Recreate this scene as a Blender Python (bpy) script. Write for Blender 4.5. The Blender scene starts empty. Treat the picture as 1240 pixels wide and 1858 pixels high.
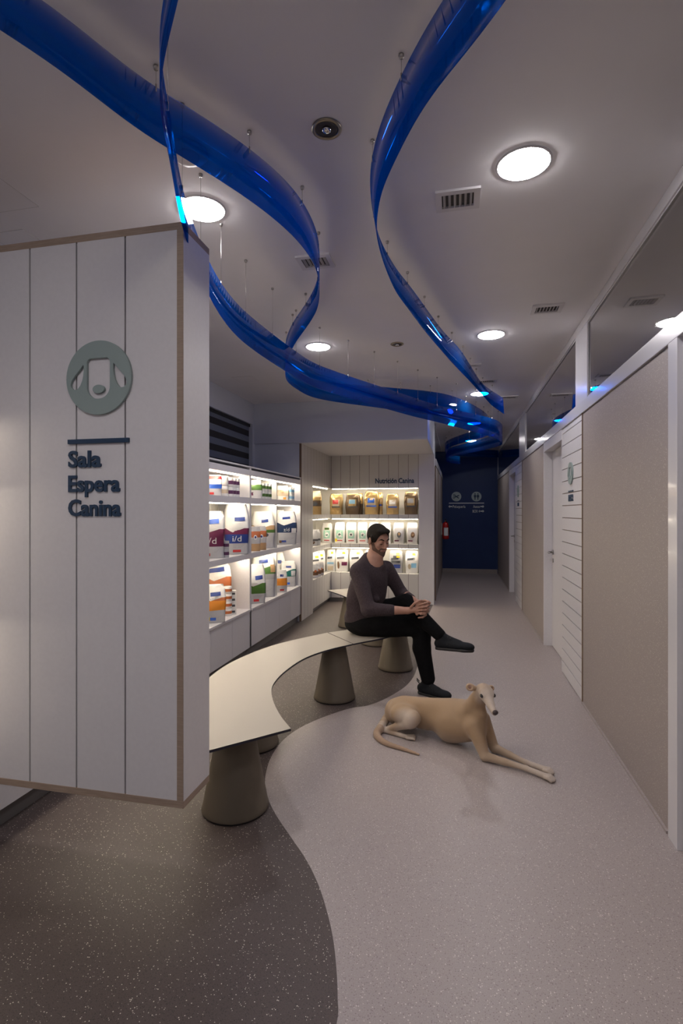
import bpy, bmesh, math, random
import numpy as np
from mathutils import Vector, Matrix
random.seed(7)
PI = math.pi
sc = bpy.context.scene
COL = sc.collection

# ------------------------------------------------------------------ camera, exposure
CAMZ = 1.45; FOC = 950.0; YAW = math.atan2(210, 950)
cam = bpy.data.cameras.new('camera'); cam.sensor_fit = 'VERTICAL'; cam.sensor_height = 36.0
cam.lens = FOC / 1858 * 36.0; cam.clip_start = 0.05
co = bpy.data.objects.new('camera', cam); COL.objects.link(co)
co.location = (0, 0, CAMZ); co.rotation_euler = (PI/2, 0, YAW)
sc.camera = co
sc.view_settings.view_transform = 'Standard'; sc.view_settings.look = 'None'
sc.view_settings.gamma = 1.0; sc.view_settings.use_curve_mapping = False
sc.view_settings.exposure = -0.10
try:
    sc.cycles.use_denoising = True
    sc.cycles.max_bounces = 10; sc.cycles.transparent_max_bounces = 24
    sc.cycles.sample_clamp_indirect = 6.0
    sc.cycles.caustics_reflective = False; sc.cycles.caustics_refractive = False
except Exception: pass
w = bpy.data.worlds.new('world'); sc.world = w; w.use_nodes = True
w.node_tree.nodes['Background'].inputs[0].default_value = (.5, .55, .7, 1)
w.node_tree.nodes['Background'].inputs[1].default_value = 0.02
LAMP = 108.0       # ceiling downlight radiance
LED = 44.0       # shelf led radiance
CEIL = 2.90; XR = 0.932; XL = -2.67; XS = -2.02; YB = 12.8; YF = -3.2
CS, SN = math.cos(YAW), math.sin(YAW)
def ray(px):
    u = (px - 620) / FOC
    return (-SN + CS*u, CS + SN*u)
def PY(px, py, Y):           # point of the place seen at px,py lying on the plane y = Y
    dx, dy = ray(px); Z = Y / dy
    return Vector((dx*Z, Y, CAMZ - (py - 929)/FOC*Z))
def PZ(px, py, z):           # ... lying on the plane z
    dx, dy = ray(px); Z = (CAMZ - z)*FOC/(py - 929)
    return Vector((dx*Z, dy*Z, z))
def PX(px, X):               # y where the column px meets the plane x = X
    dx, dy = ray(px); return X*dy/dx

# ------------------------------------------------------------------ materials
def mat(name, col, rough=.5, metal=0.0, spec=.5, coat=0.0, emit=None, es=0.0, sheen=0.0):
    m = bpy.data.materials.new(name); m.use_nodes = True
    b = m.node_tree.nodes['Principled BSDF']
    b.inputs['Base Color'].default_value = (*col, 1); b.inputs['Roughness'].default_value = rough
    b.inputs['Metallic'].default_value = metal; b.inputs['Specular IOR Level'].default_value = spec
    b.inputs['Coat Weight'].default_value = coat; b.inputs['Coat Roughness'].default_value = .08
    b.inputs['Sheen Weight'].default_value = sheen
    if emit: b.inputs['Emission Color'].default_value = (*emit, 1); b.inputs['Emission Strength'].default_value = es
    return m
def nodes(m): return m.node_tree.nodes, m.node_tree.links, m.node_tree.nodes['Principled BSDF']
def math_n(N, L, op, a, b=None, c=None):
    n = N.new('ShaderNodeMath'); n.operation = op
    for i, v in enumerate((a, b, c)):
        if v is None: continue
        if hasattr(v, 'links') or hasattr(v, 'is_linked'): L.new(v, n.inputs[i])
        else: n.inputs[i].default_value = v
    return n.outputs[0]
def mixc(N, L, f, a, b):
    n = N.new('ShaderNodeMix'); n.data_type = 'RGBA'
    L.new(f, n.inputs[0])
    for i, v in ((6, a), (7, b)):
        if isinstance(v, tuple): n.inputs[i].default_value = (*v, 1)
        else: L.new(v, n.inputs[i])
    return n.outputs[2]
def coord(N):
    return N.new('ShaderNodeTexCoord').outputs['Object']
def noise(N, L, vec, scale, detail=2):
    n = N.new('ShaderNodeTexNoise'); n.inputs['Scale'].default_value = scale; n.inputs['Detail'].default_value = detail
    L.new(vec, n.inputs['Vector']); return n.outputs['Fac']
def varied(name, c1, c2, scale, rough=.5, stretch=(1,1,1), bump=0, **k):
    m = mat(name, c1, rough, **k); N, L, B = nodes(m)
    mp = N.new('ShaderNodeMapping'); mp.inputs['Scale'].default_value = stretch
    L.new(coord(N), mp.inputs['Vector'])
    f = noise(N, L, mp.outputs[0], scale, 4)
    r = N.new('ShaderNodeMapRange'); L.new(f, r.inputs[0]); r.inputs[1].default_value = .35; r.inputs[2].default_value = .65
    L.new(mixc(N, L, r.outputs[0], c1, c2), B.inputs['Base Color'])
    if bump:
        b = N.new('ShaderNodeBump'); b.inputs['Strength'].default_value = bump; b.inputs['Distance'].default_value = .002
        L.new(f, b.inputs['Height']); L.new(b.outputs[0], B.inputs['Normal'])
    return m
def terrazzo(name, base, base2, chip, darkchip, scale, amount, rough=.42, dark_amount=.8):
    m = mat(name, base, rough); N, L, B = nodes(m); c = coord(N)
    v = N.new('ShaderNodeTexVoronoi'); v.inputs['Scale'].default_value = scale; L.new(c, v.inputs['Vector'])
    s = N.new('ShaderNodeSeparateColor'); L.new(v.outputs['Color'], s.inputs[0])
    big = math_n(N, L, 'MULTIPLY', s.outputs[1], .42)
    inside = math_n(N, L, 'LESS_THAN', v.outputs['Distance'], big)
    lc = math_n(N, L, 'MULTIPLY', math_n(N, L, 'GREATER_THAN', s.outputs[0], 1-amount), inside)
    v2 = N.new('ShaderNodeTexVoronoi'); v2.inputs['Scale'].default_value = scale*1.25; L.new(c, v2.inputs['Vector'])
    s2 = N.new('ShaderNodeSeparateColor'); L.new(v2.outputs['Color'], s2.inputs[0])
    dc = math_n(N, L, 'MULTIPLY', math_n(N, L, 'GREATER_THAN', s2.outputs[0], dark_amount), math_n(N, L, 'LESS_THAN', v2.outputs['Distance'], .42))
    f = noise(N, L, c, scale*1.6, 3)
    r = N.new('ShaderNodeMapRange'); L.new(f, r.inputs[0]); r.inputs[1].default_value = .38; r.inputs[2].default_value = .62
    c0 = mixc(N, L, r.outputs[0], base, base2)
    c1 = mixc(N, L, dc, c0, darkchip); c2 = mixc(N, L, lc, c1, chip)
    L.new(c2, B.inputs['Base Color']); return m
def grooved(name, col, axis, spacing, offset, groove, gw=.05, rough=.45):
    m = mat(name, col, rough); N, L, B = nodes(m)
    s = N.new('ShaderNodeSeparateXYZ'); L.new(coord(N), s.inputs[0])
    v = math_n(N, L, 'DIVIDE', math_n(N, L, 'SUBTRACT', s.outputs[axis], offset), spacing)
    fr = math_n(N, L, 'FRACT', v)
    g = math_n(N, L, 'LESS_THAN', fr, gw)
    L.new(mixc(N, L, g, col, groove), B.inputs['Base Color'])
    b = N.new('ShaderNodeBump'); b.inputs['Strength'].default_value = .5; b.inputs['Distance'].default_value = .003; b.invert = True
    L.new(g, b.inputs['Height']); L.new(b.outputs[0], B.inputs['Normal'])
    return m
def glassy(name, tcol, gl=.35, ior=1.5, diff=None, dfac=0.0):
    m = bpy.data.materials.new(name); m.use_nodes = True
    N, L = m.node_tree.nodes, m.node_tree.links; N.remove(N['Principled BSDF'])
    out = N['Material Output']
    t = N.new('ShaderNodeBsdfTransparent'); t.inputs[0].default_value = (*tcol, 1)
    g = N.new('ShaderNodeBsdfGlossy'); g.inputs['Roughness'].default_value = .02; g.inputs['Color'].default_value = (.95, .95, .95, 1)
    fr = N.new('ShaderNodeFresnel'); fr.inputs[0].default_value = ior
    base = t.outputs[0]
    if diff:
        d = N.new('ShaderNodeBsdfTranslucent'); d.inputs[0].default_value = (*diff, 1)
        d2 = N.new('ShaderNodeBsdfDiffuse'); d2.inputs[0].default_value = (*diff, 1)
        a = N.new('ShaderNodeMixShader'); a.inputs[0].default_value = .5; L.new(d.outputs[0], a.inputs[1]); L.new(d2.outputs[0], a.inputs[2])
        x = N.new('ShaderNodeMixShader'); x.inputs[0].default_value = dfac; L.new(t.outputs[0], x.inputs[1]); L.new(a.outputs[0], x.inputs[2]); base = x.outputs[0]
    f = math_n(N, L, 'MULTIPLY', fr.outputs[0], gl)
    mx = N.new('ShaderNodeMixShader'); L.new(f, mx.inputs[0]); L.new(base, mx.inputs[1]); L.new(g.outputs[0], mx.inputs[2])
    L.new(mx.outputs[0], out.inputs[0]); return m

M = {}
M['ceiling'] = varied('ceiling_paint', (.83, .81, .83), (.85, .83, .85), 3, .8)
M['white'] = mat('white_paint', (.72, .70, .71), .55)
M['laminate'] = varied('white_laminate', (.66, .64, .66), (.68, .66, .68), 60, .42)
M['gloss'] = mat('gloss_white', (.64, .63, .66), .24, coat=.3)
M['greywall'] = mat('blue_grey_paint', (.55, .57, .64), .7)
M['inner'] = mat('shelf_interior_white', (.78, .76, .70), .5)
M['dark_gap'] = mat('dark_groove', (.03, .022, .05), .8)
M['plywood'] = varied('plywood_edge', (.29, .215, .165), (.36, .27, .21), 14, .6, (1, 1, 14))
M['mdf'] = mat('brown_panel_edge', (.16, .10, .065), .6)
M['blue_wall'] = varied('navy_wall_paint', (.003, .024, .115), (.004, .028, .125), 4, .55)
M['floor_dark'] = terrazzo('dark_speckled_vinyl', (.060, .045, .043), (.085, .064, .061), (.62, .56, .50), (.03, .022, .024), 205, .17, .55)
M['floor_light'] = terrazzo('light_speckled_vinyl', (.335, .292, .282), (.39, .34, .328), (.62, .56, .54), (.25, .20, .20), 170, .30, .40)
M['speckle_panel'] = terrazzo('speckled_wall_panel', (.30, .26, .245), (.35, .305, .285), (.62, .56, .52), (.25, .20, .19), 190, .4, .55)
M['kick'] = mat('brushed_grey_kickboard', (.22, .21, .21), .35, .5)
M['plank_v_x'] = grooved('white_planks_back', (.62, .60, .58), 0, .1565, -.60, (.16, .13, .12), .035)
M['plank_v_y'] = grooved('white_planks_side', (.62, .60, .58), 1, .1565, 6.66, (.25, .21, .19), .04)
M['blind'] = grooved('zebra_blind_fabric', (.15, .17, .225), 2, .152, 2.61, (.022, .020, .022), .5, .8)
M['ribbon'] = glassy('blue_acrylic', (.0, .31, .79), .40, 1.49, (.0, .17, .60), .10)
M['glass'] = glassy('window_glass', (.80, .80, .78), 2.2, 2.3)
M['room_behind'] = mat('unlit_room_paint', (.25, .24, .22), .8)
M['steel'] = mat('satin_steel', (.45, .43, .41), .3, 1)
M['chrome'] = mat('chrome', (.7, .7, .72), .12, 1)
M['brass'] = mat('bronze_ring', (.35, .30, .22), .35, 1)
M['black'] = mat('black_plastic', (.01, .01, .012), .5)
M['vent'] = mat('vent_grey', (.55, .53, .53), .5)
M['ventdark'] = mat('vent_dark', (.06, .055, .055), .7)
M['lamp'] = mat('lamp_diffuser', (.9, .9, .9), .5, emit=(1, .955, .96), es=LAMP)
M['lamp_dim'] = mat('lamp_diffuser_dim', (.9, .9, .9), .5, emit=(1, .955, .96), es=LAMP*.6)
M['led'] = mat('led_diffuser', (.9, .9, .9), .5, emit=(1, .86, .66), es=LED)
M['sage'] = mat('sage_green_sign', (.27, .335, .325), .5)
M['navy'] = mat('navy_lettering', (.008, .035, .085), .45)
M['sign_white'] = mat('white_lettering', (.75, .78, .80), .5)
M['sign_grey'] = mat('pale_grey_disc', (.42, .50, .52), .5)
M['bench_top'] = mat('ivory_bench_top', (.32, .29, .25), .38)
M['bench_edge'] = mat('black_compact_edge', (.008, .008, .02), .4)
M['taupe'] = mat('taupe_powder_coat', (.125, .103, .076), .6)
M['skin'] = varied('skin', (.37, .20, .145), (.33, .17, .12), 30, .55)
M['lip'] = mat('lips', (.26, .10, .085), .5)
M['hair'] = varied('dark_hair', (.010, .008, .006), (.018, .014, .011), 90, .75, bump=.6, spec=.15)
M['beard'] = varied('stubble_beard', (.14, .075, .052), (.055, .032, .023), 420, .85)
M['sweater'] = varied('heather_plum_knit', (.024, .015, .019), (.044, .029, .035), 160, .95, (1,1,.4), bump=.4)
M['jeans'] = varied('black_denim', (.0022, .0022, .003), (.004, .004, .005), 60, .95, spec=.15)
M['shoe'] = varied('black_shoe', (.004, .005, .008), (.007, .009, .013), 80, .7, spec=.25)
M['red'] = mat('extinguisher_red', (.45, .01, .012), .3)
for nm, c in dict(foil=(.50,.50,.51), white=(.80,.79,.76), navyb=(.02,.045,.22), blue=(.03,.12,.55), maroon=(.13,.015,.06), plum=(.10,.03,.09),
                  orange=(.75,.27,.03), rust=(.42,.12,.04), green=(.07,.16,.03), teal=(.01,.13,.11), mint=(.35,.62,.50), tan=(.48,.30,.15),
                  redp=(.50,.03,.03), crimson=(.50,.02,.12), yellow=(.85,.65,.02), charcoal=(.07,.075,.085), inkblue=(.01,.03,.09), grey=(.35,.35,.36),
                  sky=(.25,.50,.70), beige=(.60,.50,.36), brown=(.15,.08,.04)).items():
    M['p_'+nm] = mat('print_'+nm, c, .38)
for nm in ('foil', 'white', 'silver'):
    if 'p_'+nm in M:
        N, L, B = nodes(M['p_'+nm]); b = N.new('ShaderNodeBump'); b.inputs['Strength'].default_value = .5; b.inputs['Distance'].default_value = .012
        L.new(noise(N, L, coord(N), 16, 3), b.inputs['Height']); L.new(b.outputs[0], B.inputs['Normal'])
M['p_gold'] = mat('gold_foil', (.52, .36, .16), .30, .75)
M['p_bronze'] = mat('bronze_foil', (.13, .09, .055), .33, .7)
for nm in ('gold', 'bronze'):
    N, L, B = nodes(M['p_'+nm]) if 'p_'+nm in M else (None,)*3
    if N:
        b = N.new('ShaderNodeBump'); b.inputs['Strength'].default_value = .7; b.inputs['Distance'].default_value = .02
        L.new(noise(N, L, coord(N), 13, 2), b.inputs['Height']); L.new(b.outputs[0], B.inputs['Normal'])
M['p_silver'] = mat('silver_foil', (.68, .67, .66), .3, .6)

# ------------------------------------------------------------------ object helpers
def link(name, me, m=None, parent=None, smooth=False):
    o = bpy.data.objects.new(name, me); COL.objects.link(o)
    if m is not None:
        for x in (m if isinstance(m, (list, tuple)) else [m]): me.materials.append(x)
    if smooth: me.polygons.foreach_set('use_smooth', [True]*len(me.polygons))
    if parent: o.parent = parent
    return o
def obj(name, bm, m=None, parent=None, smooth=False):
    me = bpy.data.meshes.new(name); bm.normal_update(); bm.to_mesh(me); bm.free()
    return link(name, me, m, parent, smooth)
def thing(name, label, cat, loc=(0,0,0), rz=0, group=None):
    o = bpy.data.objects.new(name, None); COL.objects.link(o); o.empty_display_size = .1
    o.location = loc; o.rotation_euler = (0, 0, rz); tag(o, label, cat, group); return o
def tag(o, label=None, cat=None, group=None, kind=None):
    if label: o['label'] = label
    if cat: o['category'] = cat
    if group: o['group'] = group
    if kind: o['kind'] = kind
    return o
def struct(o, label=None):
    o['kind'] = 'structure'
    if label: o['label'] = label
    o['category'] = o.name.split('_')[0].split('.')[0]
    return o
def bx(bm, x0, x1, y0, y1, z0, z1, mi=0, bev=0):
    vs = [bm.verts.new(p) for p in ((x0,y0,z0),(x1,y0,z0),(x1,y1,z0),(x0,y1,z0),(x0,y0,z1),(x1,y0,z1),(x1,y1,z1),(x0,y1,z1))]
    fs = [bm.faces.new([vs[i] for i in q]) for q in ((0,3,2,1),(4,5,6,7),(0,1,5,4),(1,2,6,5),(2,3,7,6),(3,0,4,7))]
    for f in fs: f.material_index = mi
    if bev:
        es = list({e for f in fs for e in f.edges})
        bmesh.ops.bevel(bm, geom=es, offset=bev, segments=2, affect='EDGES', profile=.7)
    return fs
def box(name, a, m, parent=None, bev=0):
    bm = bmesh.new(); bx(bm, *a, bev=bev); return obj(name, bm, m, parent)
def lathe(bm, prof, n=32, cx=0, cy=0, mi=0, M4=None, cap=True):
    rings = []
    for r, z in prof:
        rings.append([bm.verts.new((cx + r*math.cos(2*PI*i/n), cy + r*math.sin(2*PI*i/n), z)) for i in range(n)])
    for a, b in zip(rings, rings[1:]):
        for i in range(n):
            f = bm.faces.new((a[i], a[(i+1)%n], b[(i+1)%n], b[i])); f.material_index = mi; f.smooth = True
    if cap:
        f = bm.faces.new(list(reversed(rings[0]))); f.material_index = mi
        f = bm.faces.new(rings[-1]); f.material_index = mi
    if M4 is not None:
        for rg in rings:
            for v in rg: v.co = M4 @ v.co
    return rings
def tube(bm, pts, r, n=8, mi=0):
    pts = [Vector(p) for p in pts]
    if not isinstance(r, (list, tuple)): r = [r]*len(pts)
    rings = []; 
    for i, p in enumerate(pts):
        t = (pts[min(i+1, len(pts)-1)] - pts[max(i-1, 0)]).normalized()
        a = t.orthogonal().normalized() if i == 0 else (a - t*a.dot(t)).normalized()
        b = t.cross(a)
        rings.append([bm.verts.new(p + (a*math.cos(2*PI*k/n) + b*math.sin(2*PI*k/n))*r[i]) for k in range(n)])
    for A, B in zip(rings, rings[1:]):
        for k in range(n):
            f = bm.faces.new((A[k], A[(k+1)%n], B[(k+1)%n], B[k])); f.smooth = True; f.material_index = mi
    bm.faces.new(list(reversed(rings[0]))); bm.faces.new(rings[-1])
def prism(bm, pts, z0, z1, mi_top=0, mi_side=0):
    a = [bm.verts.new((p[0], p[1], z0)) for p in pts]; b = [bm.verts.new((p[0], p[1], z1)) for p in pts]
    n = len(pts)
    from mathutils.geometry import tessellate_polygon
    ar = sum(pts[i][0]*pts[(i+1)%n][1] - pts[(i+1)%n][0]*pts[i][1] for i in range(n))
    for tr in tessellate_polygon([[Vector((p[0], p[1], 0)) for p in pts]]):
        q = [pts[i] for i in tr]; c = (q[1][0]-q[0][0])*(q[2][1]-q[0][1]) - (q[2][0]-q[0][0])*(q[1][1]-q[0][1])
        if c < 0: tr = tr[::-1]
        bm.faces.new([b[i] for i in tr]).material_index = mi_top
        bm.faces.new([a[i] for i in reversed(tr)]).material_index = mi_top
    f = g = None
    if ar < 0: a.reverse(); b.reverse()
    for i in range(n):
        s = bm.faces.new((a[i], a[(i+1)%n], b[(i+1)%n], b[i])); s.material_index = mi_side
    return f, g
def catmull(pts, k=8):
    pts = [np.array(p, float) for p in pts]; out = []
    P = [2*pts[0]-pts[1]] + pts + [2*pts[-1]-pts[-2]]
    for i in range(1, len(P)-2):
        p0, p1, p2, p3 = P[i-1:i+3]
        for j in range(k):
            t = j/k
            out.append(.5*((2*p1) + (-p0+p2)*t + (2*p0-5*p1+4*p2-p3)*t*t + (-p0+3*p1-3*p2+p3)*t**3))
    out.append(pts[-1]); return out
def frame(x, y, z, o):      # 4x4 from axes and origin
    m = Matrix.Identity(4)
    for i, a in enumerate((x, y, z)):
        for j in range(3): m[j][i] = a[j]
    for j in range(3): m[j][3] = o[j]
    return m
FACE_CAM = lambda o: frame((1,0,0), (0,0,1), (0,-1,0), o)       # faces -Y
FACE_LEFT = lambda o: frame((0,-1,0), (0,0,1), (-1,0,0), o)     # faces -X
def curve_mesh(cu, name, M4, m, parent=None):
    t = bpy.data.objects.new('tmp', cu); COL.objects.link(t)
    dg = bpy.context.evaluated_depsgraph_get()
    me = bpy.data.meshes.new_from_object(t.evaluated_get(dg))
    bpy.data.objects.remove(t)
    me.materials.clear(); me.transform(M4); me.name = name
    return link(name, me, m, parent)
def text(name, s, width, M4, m, parent, ext=.004, bold=.02, height=None, align='LEFT'):
    cu = bpy.data.curves.new(name, 'FONT'); cu.body = s; cu.size = 1; cu.extrude = 0; cu.offset = bold; cu.resolution_u = 3
    t = bpy.data.objects.new('tmp', cu); COL.objects.link(t); bpy.context.view_layer.update()
    dg = bpy.context.evaluated_depsgraph_get(); me = bpy.data.meshes.new_from_object(t.evaluated_get(dg))
    xs = [v.co.x for v in me.vertices]; w0 = max(xs) - min(xs); x0 = min(xs)
    bpy.data.meshes.remove(me)
    sx = width / w0; sy = (height/.70) if height else sx
    cu.extrude = 1.0
    t.data = cu; dg = bpy.context.evaluated_depsgraph_get(); dg.update()
    me = bpy.data.meshes.new_from_object(t.evaluated_get(dg)); bpy.data.objects.remove(t)
    sh = {'LEFT': 0, 'CENTER': -.5, 'RIGHT': -1}[align]*width
    for v in me.vertices: v.co = Vector(((v.co.x - x0)*sx + sh, v.co.y*sy, (v.co.z+1)/2*ext))
    me.materials.clear(); me.transform(M4); me.name = name
    return link(name, me, m, parent)
def shape(name, loops, M4, ext, m, parent):      # filled 2d outline with holes, ext thick
    cu = bpy.data.curves.new(name, 'CURVE'); cu.dimensions = '2D'; cu.fill_mode = 'BOTH'; cu.extrude = ext/2
    for lp in loops:
        s = cu.splines.new('POLY'); s.points.add(len(lp)-1); s.use_cyclic_u = True
        for p, q in zip(s.points, lp): p.co = (q[0], q[1], 0, 1)
    return curve_mesh(cu, name, M4 @ Matrix.Translation((0, 0, ext/2)), m, parent)
def circ(cx, cy, rx, ry=None, n=48):
    ry = ry or rx; return [(cx + rx*math.cos(2*PI*i/n), cy + ry*math.sin(2*PI*i/n)) for i in range(n)]

# ------------------------------------------------------------------ implicit surfaces for figures
class SDF:
    def __init__(s, lo, hi, h):
        s.h = h; s.lo = np.array(lo, float); n = np.ceil((np.array(hi) - s.lo)/h).astype(int) + 1
        s.n = n; s.F = np.full(n, .25, np.float32)
        s.ax = [s.lo[i] + h*np.arange(n[i]) for i in range(3)]
    def _sl(s, lo, hi, pad):
        a = np.clip(np.floor((np.array(lo) - pad - s.lo)/s.h).astype(int), 0, s.n); b = np.clip(np.ceil((np.array(hi) + pad - s.lo)/s.h).astype(int)+1, 0, s.n)
        sl = tuple(slice(int(a[i]), int(b[i])) for i in range(3))
        g = np.meshgrid(*[s.ax[i][sl[i]] for i in range(3)], indexing='ij')
        return sl, np.stack(g, -1)
    def _mix(s, sl, d, k, sub=False):
        A = s.F[sl]
        if sub:
            d = -d; h = np.clip(.5 - .5*(d - A)/max(k,1e-6)*-1, 0, 1) if k else 0
            h = np.clip(.5 + .5*(d - A)/k, 0, 1); s.F[sl] = A*(1-h) + d*h + k*h*(1-h)
        else:
            h = np.clip(.5 + .5*(A - d)/k, 0, 1); s.F[sl] = A*(1-h) + d*h - k*h*(1-h)
    def cap(s, a, b, ra, rb=None, k=.02, sub=False, flat=None):
        rb = ra if rb is None else rb; a = np.array(a, float); b = np.array(b, float); R = max(ra, rb)
        sl, P = s._sl(np.minimum(a, b) - R, np.maximum(a, b) + R, k*1.5 + .01)
        if P.size == 0: return s
        ab = b - a; t = np.clip(((P - a) @ ab)/max(ab @ ab, 1e-12), 0, 1)
        d = np.linalg.norm(P - a - t[..., None]*ab, axis=-1) - (ra + (rb - ra)*t)
        s._mix(sl, d.astype(np.float32), k, sub); return s
    def chain(s, pts, rs, k=.02):
        for i in range(len(pts)-1): s.cap(pts[i], pts[i+1], rs[i], rs[i+1], k)
        return s
    def ell(s, c, r, R=None, k=.02, sub=False):
        c = np.array(c, float); r = np.array(r, float); m = r.max()
        sl, P = s._sl(c - m, c + m, k*1.5 + .01)
        if P.size == 0: return s
        q = P - c
        if R is not None: q = q @ np.array(R, float)      # columns = local axes
        k0 = np.linalg.norm(q/r, axis=-1); k1 = np.linalg.norm(q/(r*r), axis=-1) + 1e-9
        d = k0*(k0 - 1)/k1
        d = np.where(k0 < .15, -r.min(), d)
        s._mix(sl, d.astype(np.float32), k, sub); return s
    def clip(s, pt, n):      # keep the side that n points to
        g = np.meshgrid(*s.ax, indexing='ij'); d = sum((g[i]-pt[i])*n[i] for i in range(3)); s.F = np.maximum(s.F, (-d).astype(np.float32)); return s
    def mesh(s, name, m, parent=None, smooth_it=1):
        F = s.F; n = F.shape; ins = F < 0
        c = np.zeros((n[0]-1, n[1]-1, n[2]-1), int)
        for dx in (0,1):
            for dy in (0,1):
                for dz in (0,1): c += ins[dx:n[0]-1+dx, dy:n[1]-1+dy, dz:n[2]-1+dz]
        act = (c > 0) & (c < 8); idx = -np.ones(act.shape, int); ijk = np.argwhere(act); idx[act] = np.arange(len(ijk))
        acc = np.zeros((len(ijk), 3)); cnt = np.zeros(len(ijk))
        cs = [(0,0,0),(1,0,0),(0,1,0),(1,1,0),(0,0,1),(1,0,1),(0,1,1),(1,1,1)]
        for a in range(8):
            for b in range(a+1, 8):
                d = np.abs(np.array(cs[a]) - cs[b])
                if d.sum() != 1: continue
                fa = F[ijk[:,0]+cs[a][0], ijk[:,1]+cs[a][1], ijk[:,2]+cs[a][2]]; fb = F[ijk[:,0]+cs[b][0], ijk[:,1]+cs[b][1], ijk[:,2]+cs[b][2]]
                x = (fa < 0) != (fb < 0); t = np.where(x, fa/np.where(x, fa - fb, 1), 0)
                p = np.array(cs[a]) + t[:, None]*(np.array(cs[b]) - np.array(cs[a]))
                acc += p*x[:, None]; cnt += x
        V = s.lo + s.h*(ijk + acc/np.maximum(cnt, 1)[:, None])
        Q = []
        for ax in range(3):
            A = [slice(None)]*3; B = [slice(None)]*3; A[ax] = slice(0, -1); B[ax] = slice(1, None)
            x = np.argwhere(ins[tuple(A)] != ins[tuple(B)]); o = [a for a in range(3) if a != ax]
            x = x[(x[:, o[0]] > 0) & (x[:, o[1]] > 0) & (x[:, o[0]] < n[o[0]]-1) & (x[:, o[1]] < n[o[1]]-1)]
            sg = ins[x[:,0], x[:,1], x[:,2]]
            q = []
            for da, db in ((-1,-1),(0,-1),(0,0),(-1,0)):
                y = x.copy(); y[:, o[0]] += da; y[:, o[1]] += db; q.append(idx[y[:,0], y[:,1], y[:,2]])
            q = np.stack(q, 1); fl = sg if ax != 1 else ~sg
            q[~fl] = q[~fl][:, ::-1]; Q.append(q)
        Q = np.concatenate(Q); Q = Q[(Q >= 0).all(1)]
        for _ in range(smooth_it):
            S = np.zeros_like(V); Cn = np.zeros(len(V))
            for a, b in ((0,1),(1,2),(2,3),(3,0)):
                np.add.at(S, Q[:, a], V[Q[:, b]]); np.add.at(S, Q[:, b], V[Q[:, a]]); np.add.at(Cn, Q[:, a], 1); np.add.at(Cn, Q[:, b], 1)
            V = .5*V + .5*S/np.maximum(Cn, 1)[:, None]
        me = bpy.data.meshes.new(name); me.vertices.add(len(V)); me.vertices.foreach_set('co', V.ravel().astype(np.float32))
        me.loops.add(Q.size); me.loops.foreach_set('vertex_index', Q.ravel().astype(np.int32))
        me.polygons.add(len(Q)); me.polygons.foreach_set('loop_start', np.arange(0, Q.size, 4, dtype=np.int32))
        me.update(calc_edges=True); me.validate()
        o = link(name, me, m, parent, smooth=True); return o, V

# ================================================================== STRUCTURE
# light floor outline, read off the photograph on the floor plane
curve_px = [(757,1212),(750,1229),(734,1247),(701,1267),(668,1280),(634.5,1285.5),(585,1302),(542,1322),(512,1345),(492,1374),(483,1402),
            (481.5,1425),(487,1450),(502,1480),(529,1520),(556,1560),(578,1605),(594,1655),(605,1705),(611,1760),(613,1810),(611,1858)]
edge = [PZ(x, y, 0) for x, y in curve_px]
edge = [(p.x, p.y) for p in edge]
far = [(-.37, 8.3), (-.40, 7.2), (-.42, 6.3), (-.36, 5.5)]
near = [(-.345, 1.25), (-.38, .9), (-.48, .4), (-.62, -.2), (-.7, -1.2), (-.7, YF)]
edge = [tuple(p) for p in catmull(far + edge + near, 5)]
bm = bmesh.new()
pts = edge + [(XR+.12, YF), (XR+.12, YB), (-.62, YB), (-.62, 8.3)]
f, g = prism(bm, pts, -.05, 0.0)
struct(obj('floor', bm, M['floor_light']), 'pale pinkish grey speckled vinyl floor with a wavy left edge')
bm = bmesh.new()
pts = [(x, y) for x, y in edge] + [(XL-.1, YF), (XL-.1, 8.9), (-.62, 8.9), (-.62, 8.3)]
f, g = prism(bm, pts, -.05, -.0004)
struct(obj('floor', bm, M['floor_dark']), 'dark brown speckled vinyl floor beside the wavy edge')
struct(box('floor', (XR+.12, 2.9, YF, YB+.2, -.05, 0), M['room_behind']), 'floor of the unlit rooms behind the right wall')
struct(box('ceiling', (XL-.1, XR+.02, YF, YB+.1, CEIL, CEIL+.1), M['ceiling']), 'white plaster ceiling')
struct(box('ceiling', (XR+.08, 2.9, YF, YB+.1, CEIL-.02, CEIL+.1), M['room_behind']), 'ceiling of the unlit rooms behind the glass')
# left wall with a window opening
y0w, y1w, z0w, z1w = .8, PX(458.5, XL), 1.3, 2.62
bm = bmesh.new()
bx(bm, XL-.12, XL, YF, y0w, 0, CEIL); bx(bm, XL-.12, XL, y1w, 8.9, 0, CEIL)
bx(bm, XL-.12, XL, y0w, y1w, 0, z0w); bx(bm, XL-.12, XL, y0w, y1w, z1w, CEIL)
struct(obj('wall_left', bm, M['greywall']), 'pale grey wall above the display shelves')
struct(box('wall_front', (XL-.1, 2.9, YF-.1, YF, 0, CEIL), M['white']))
struct(box('wall_back', (-.62, XR+.03, YB, YB+.1, 0, CEIL), M['blue_wall']), 'navy blue wall closing the corridor')
struct(box('baseboard_back', (-.35, XR-.01, YB-.012, YB, 0, .10), M['speckle_panel']))
wn = tag(bpy.data.objects.new('window_1', None), 'window behind the striped blind', 'window', kind='structure'); COL.objects.link(wn)
box('pane', (XL-.10, XL-.09, y0w, y1w, z0w, z1w), M['black'], wn)
rb = thing('roller_blind', 'dark horizontally striped day and night roller blind above the left shelves', 'blind', (XL-.03, y0w, z1w))
bm = bmesh.new(); bx(bm, XL-.055, XL-.05, y0w+.01, y1w-.005, 1.5, z1w-.01)
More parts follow.
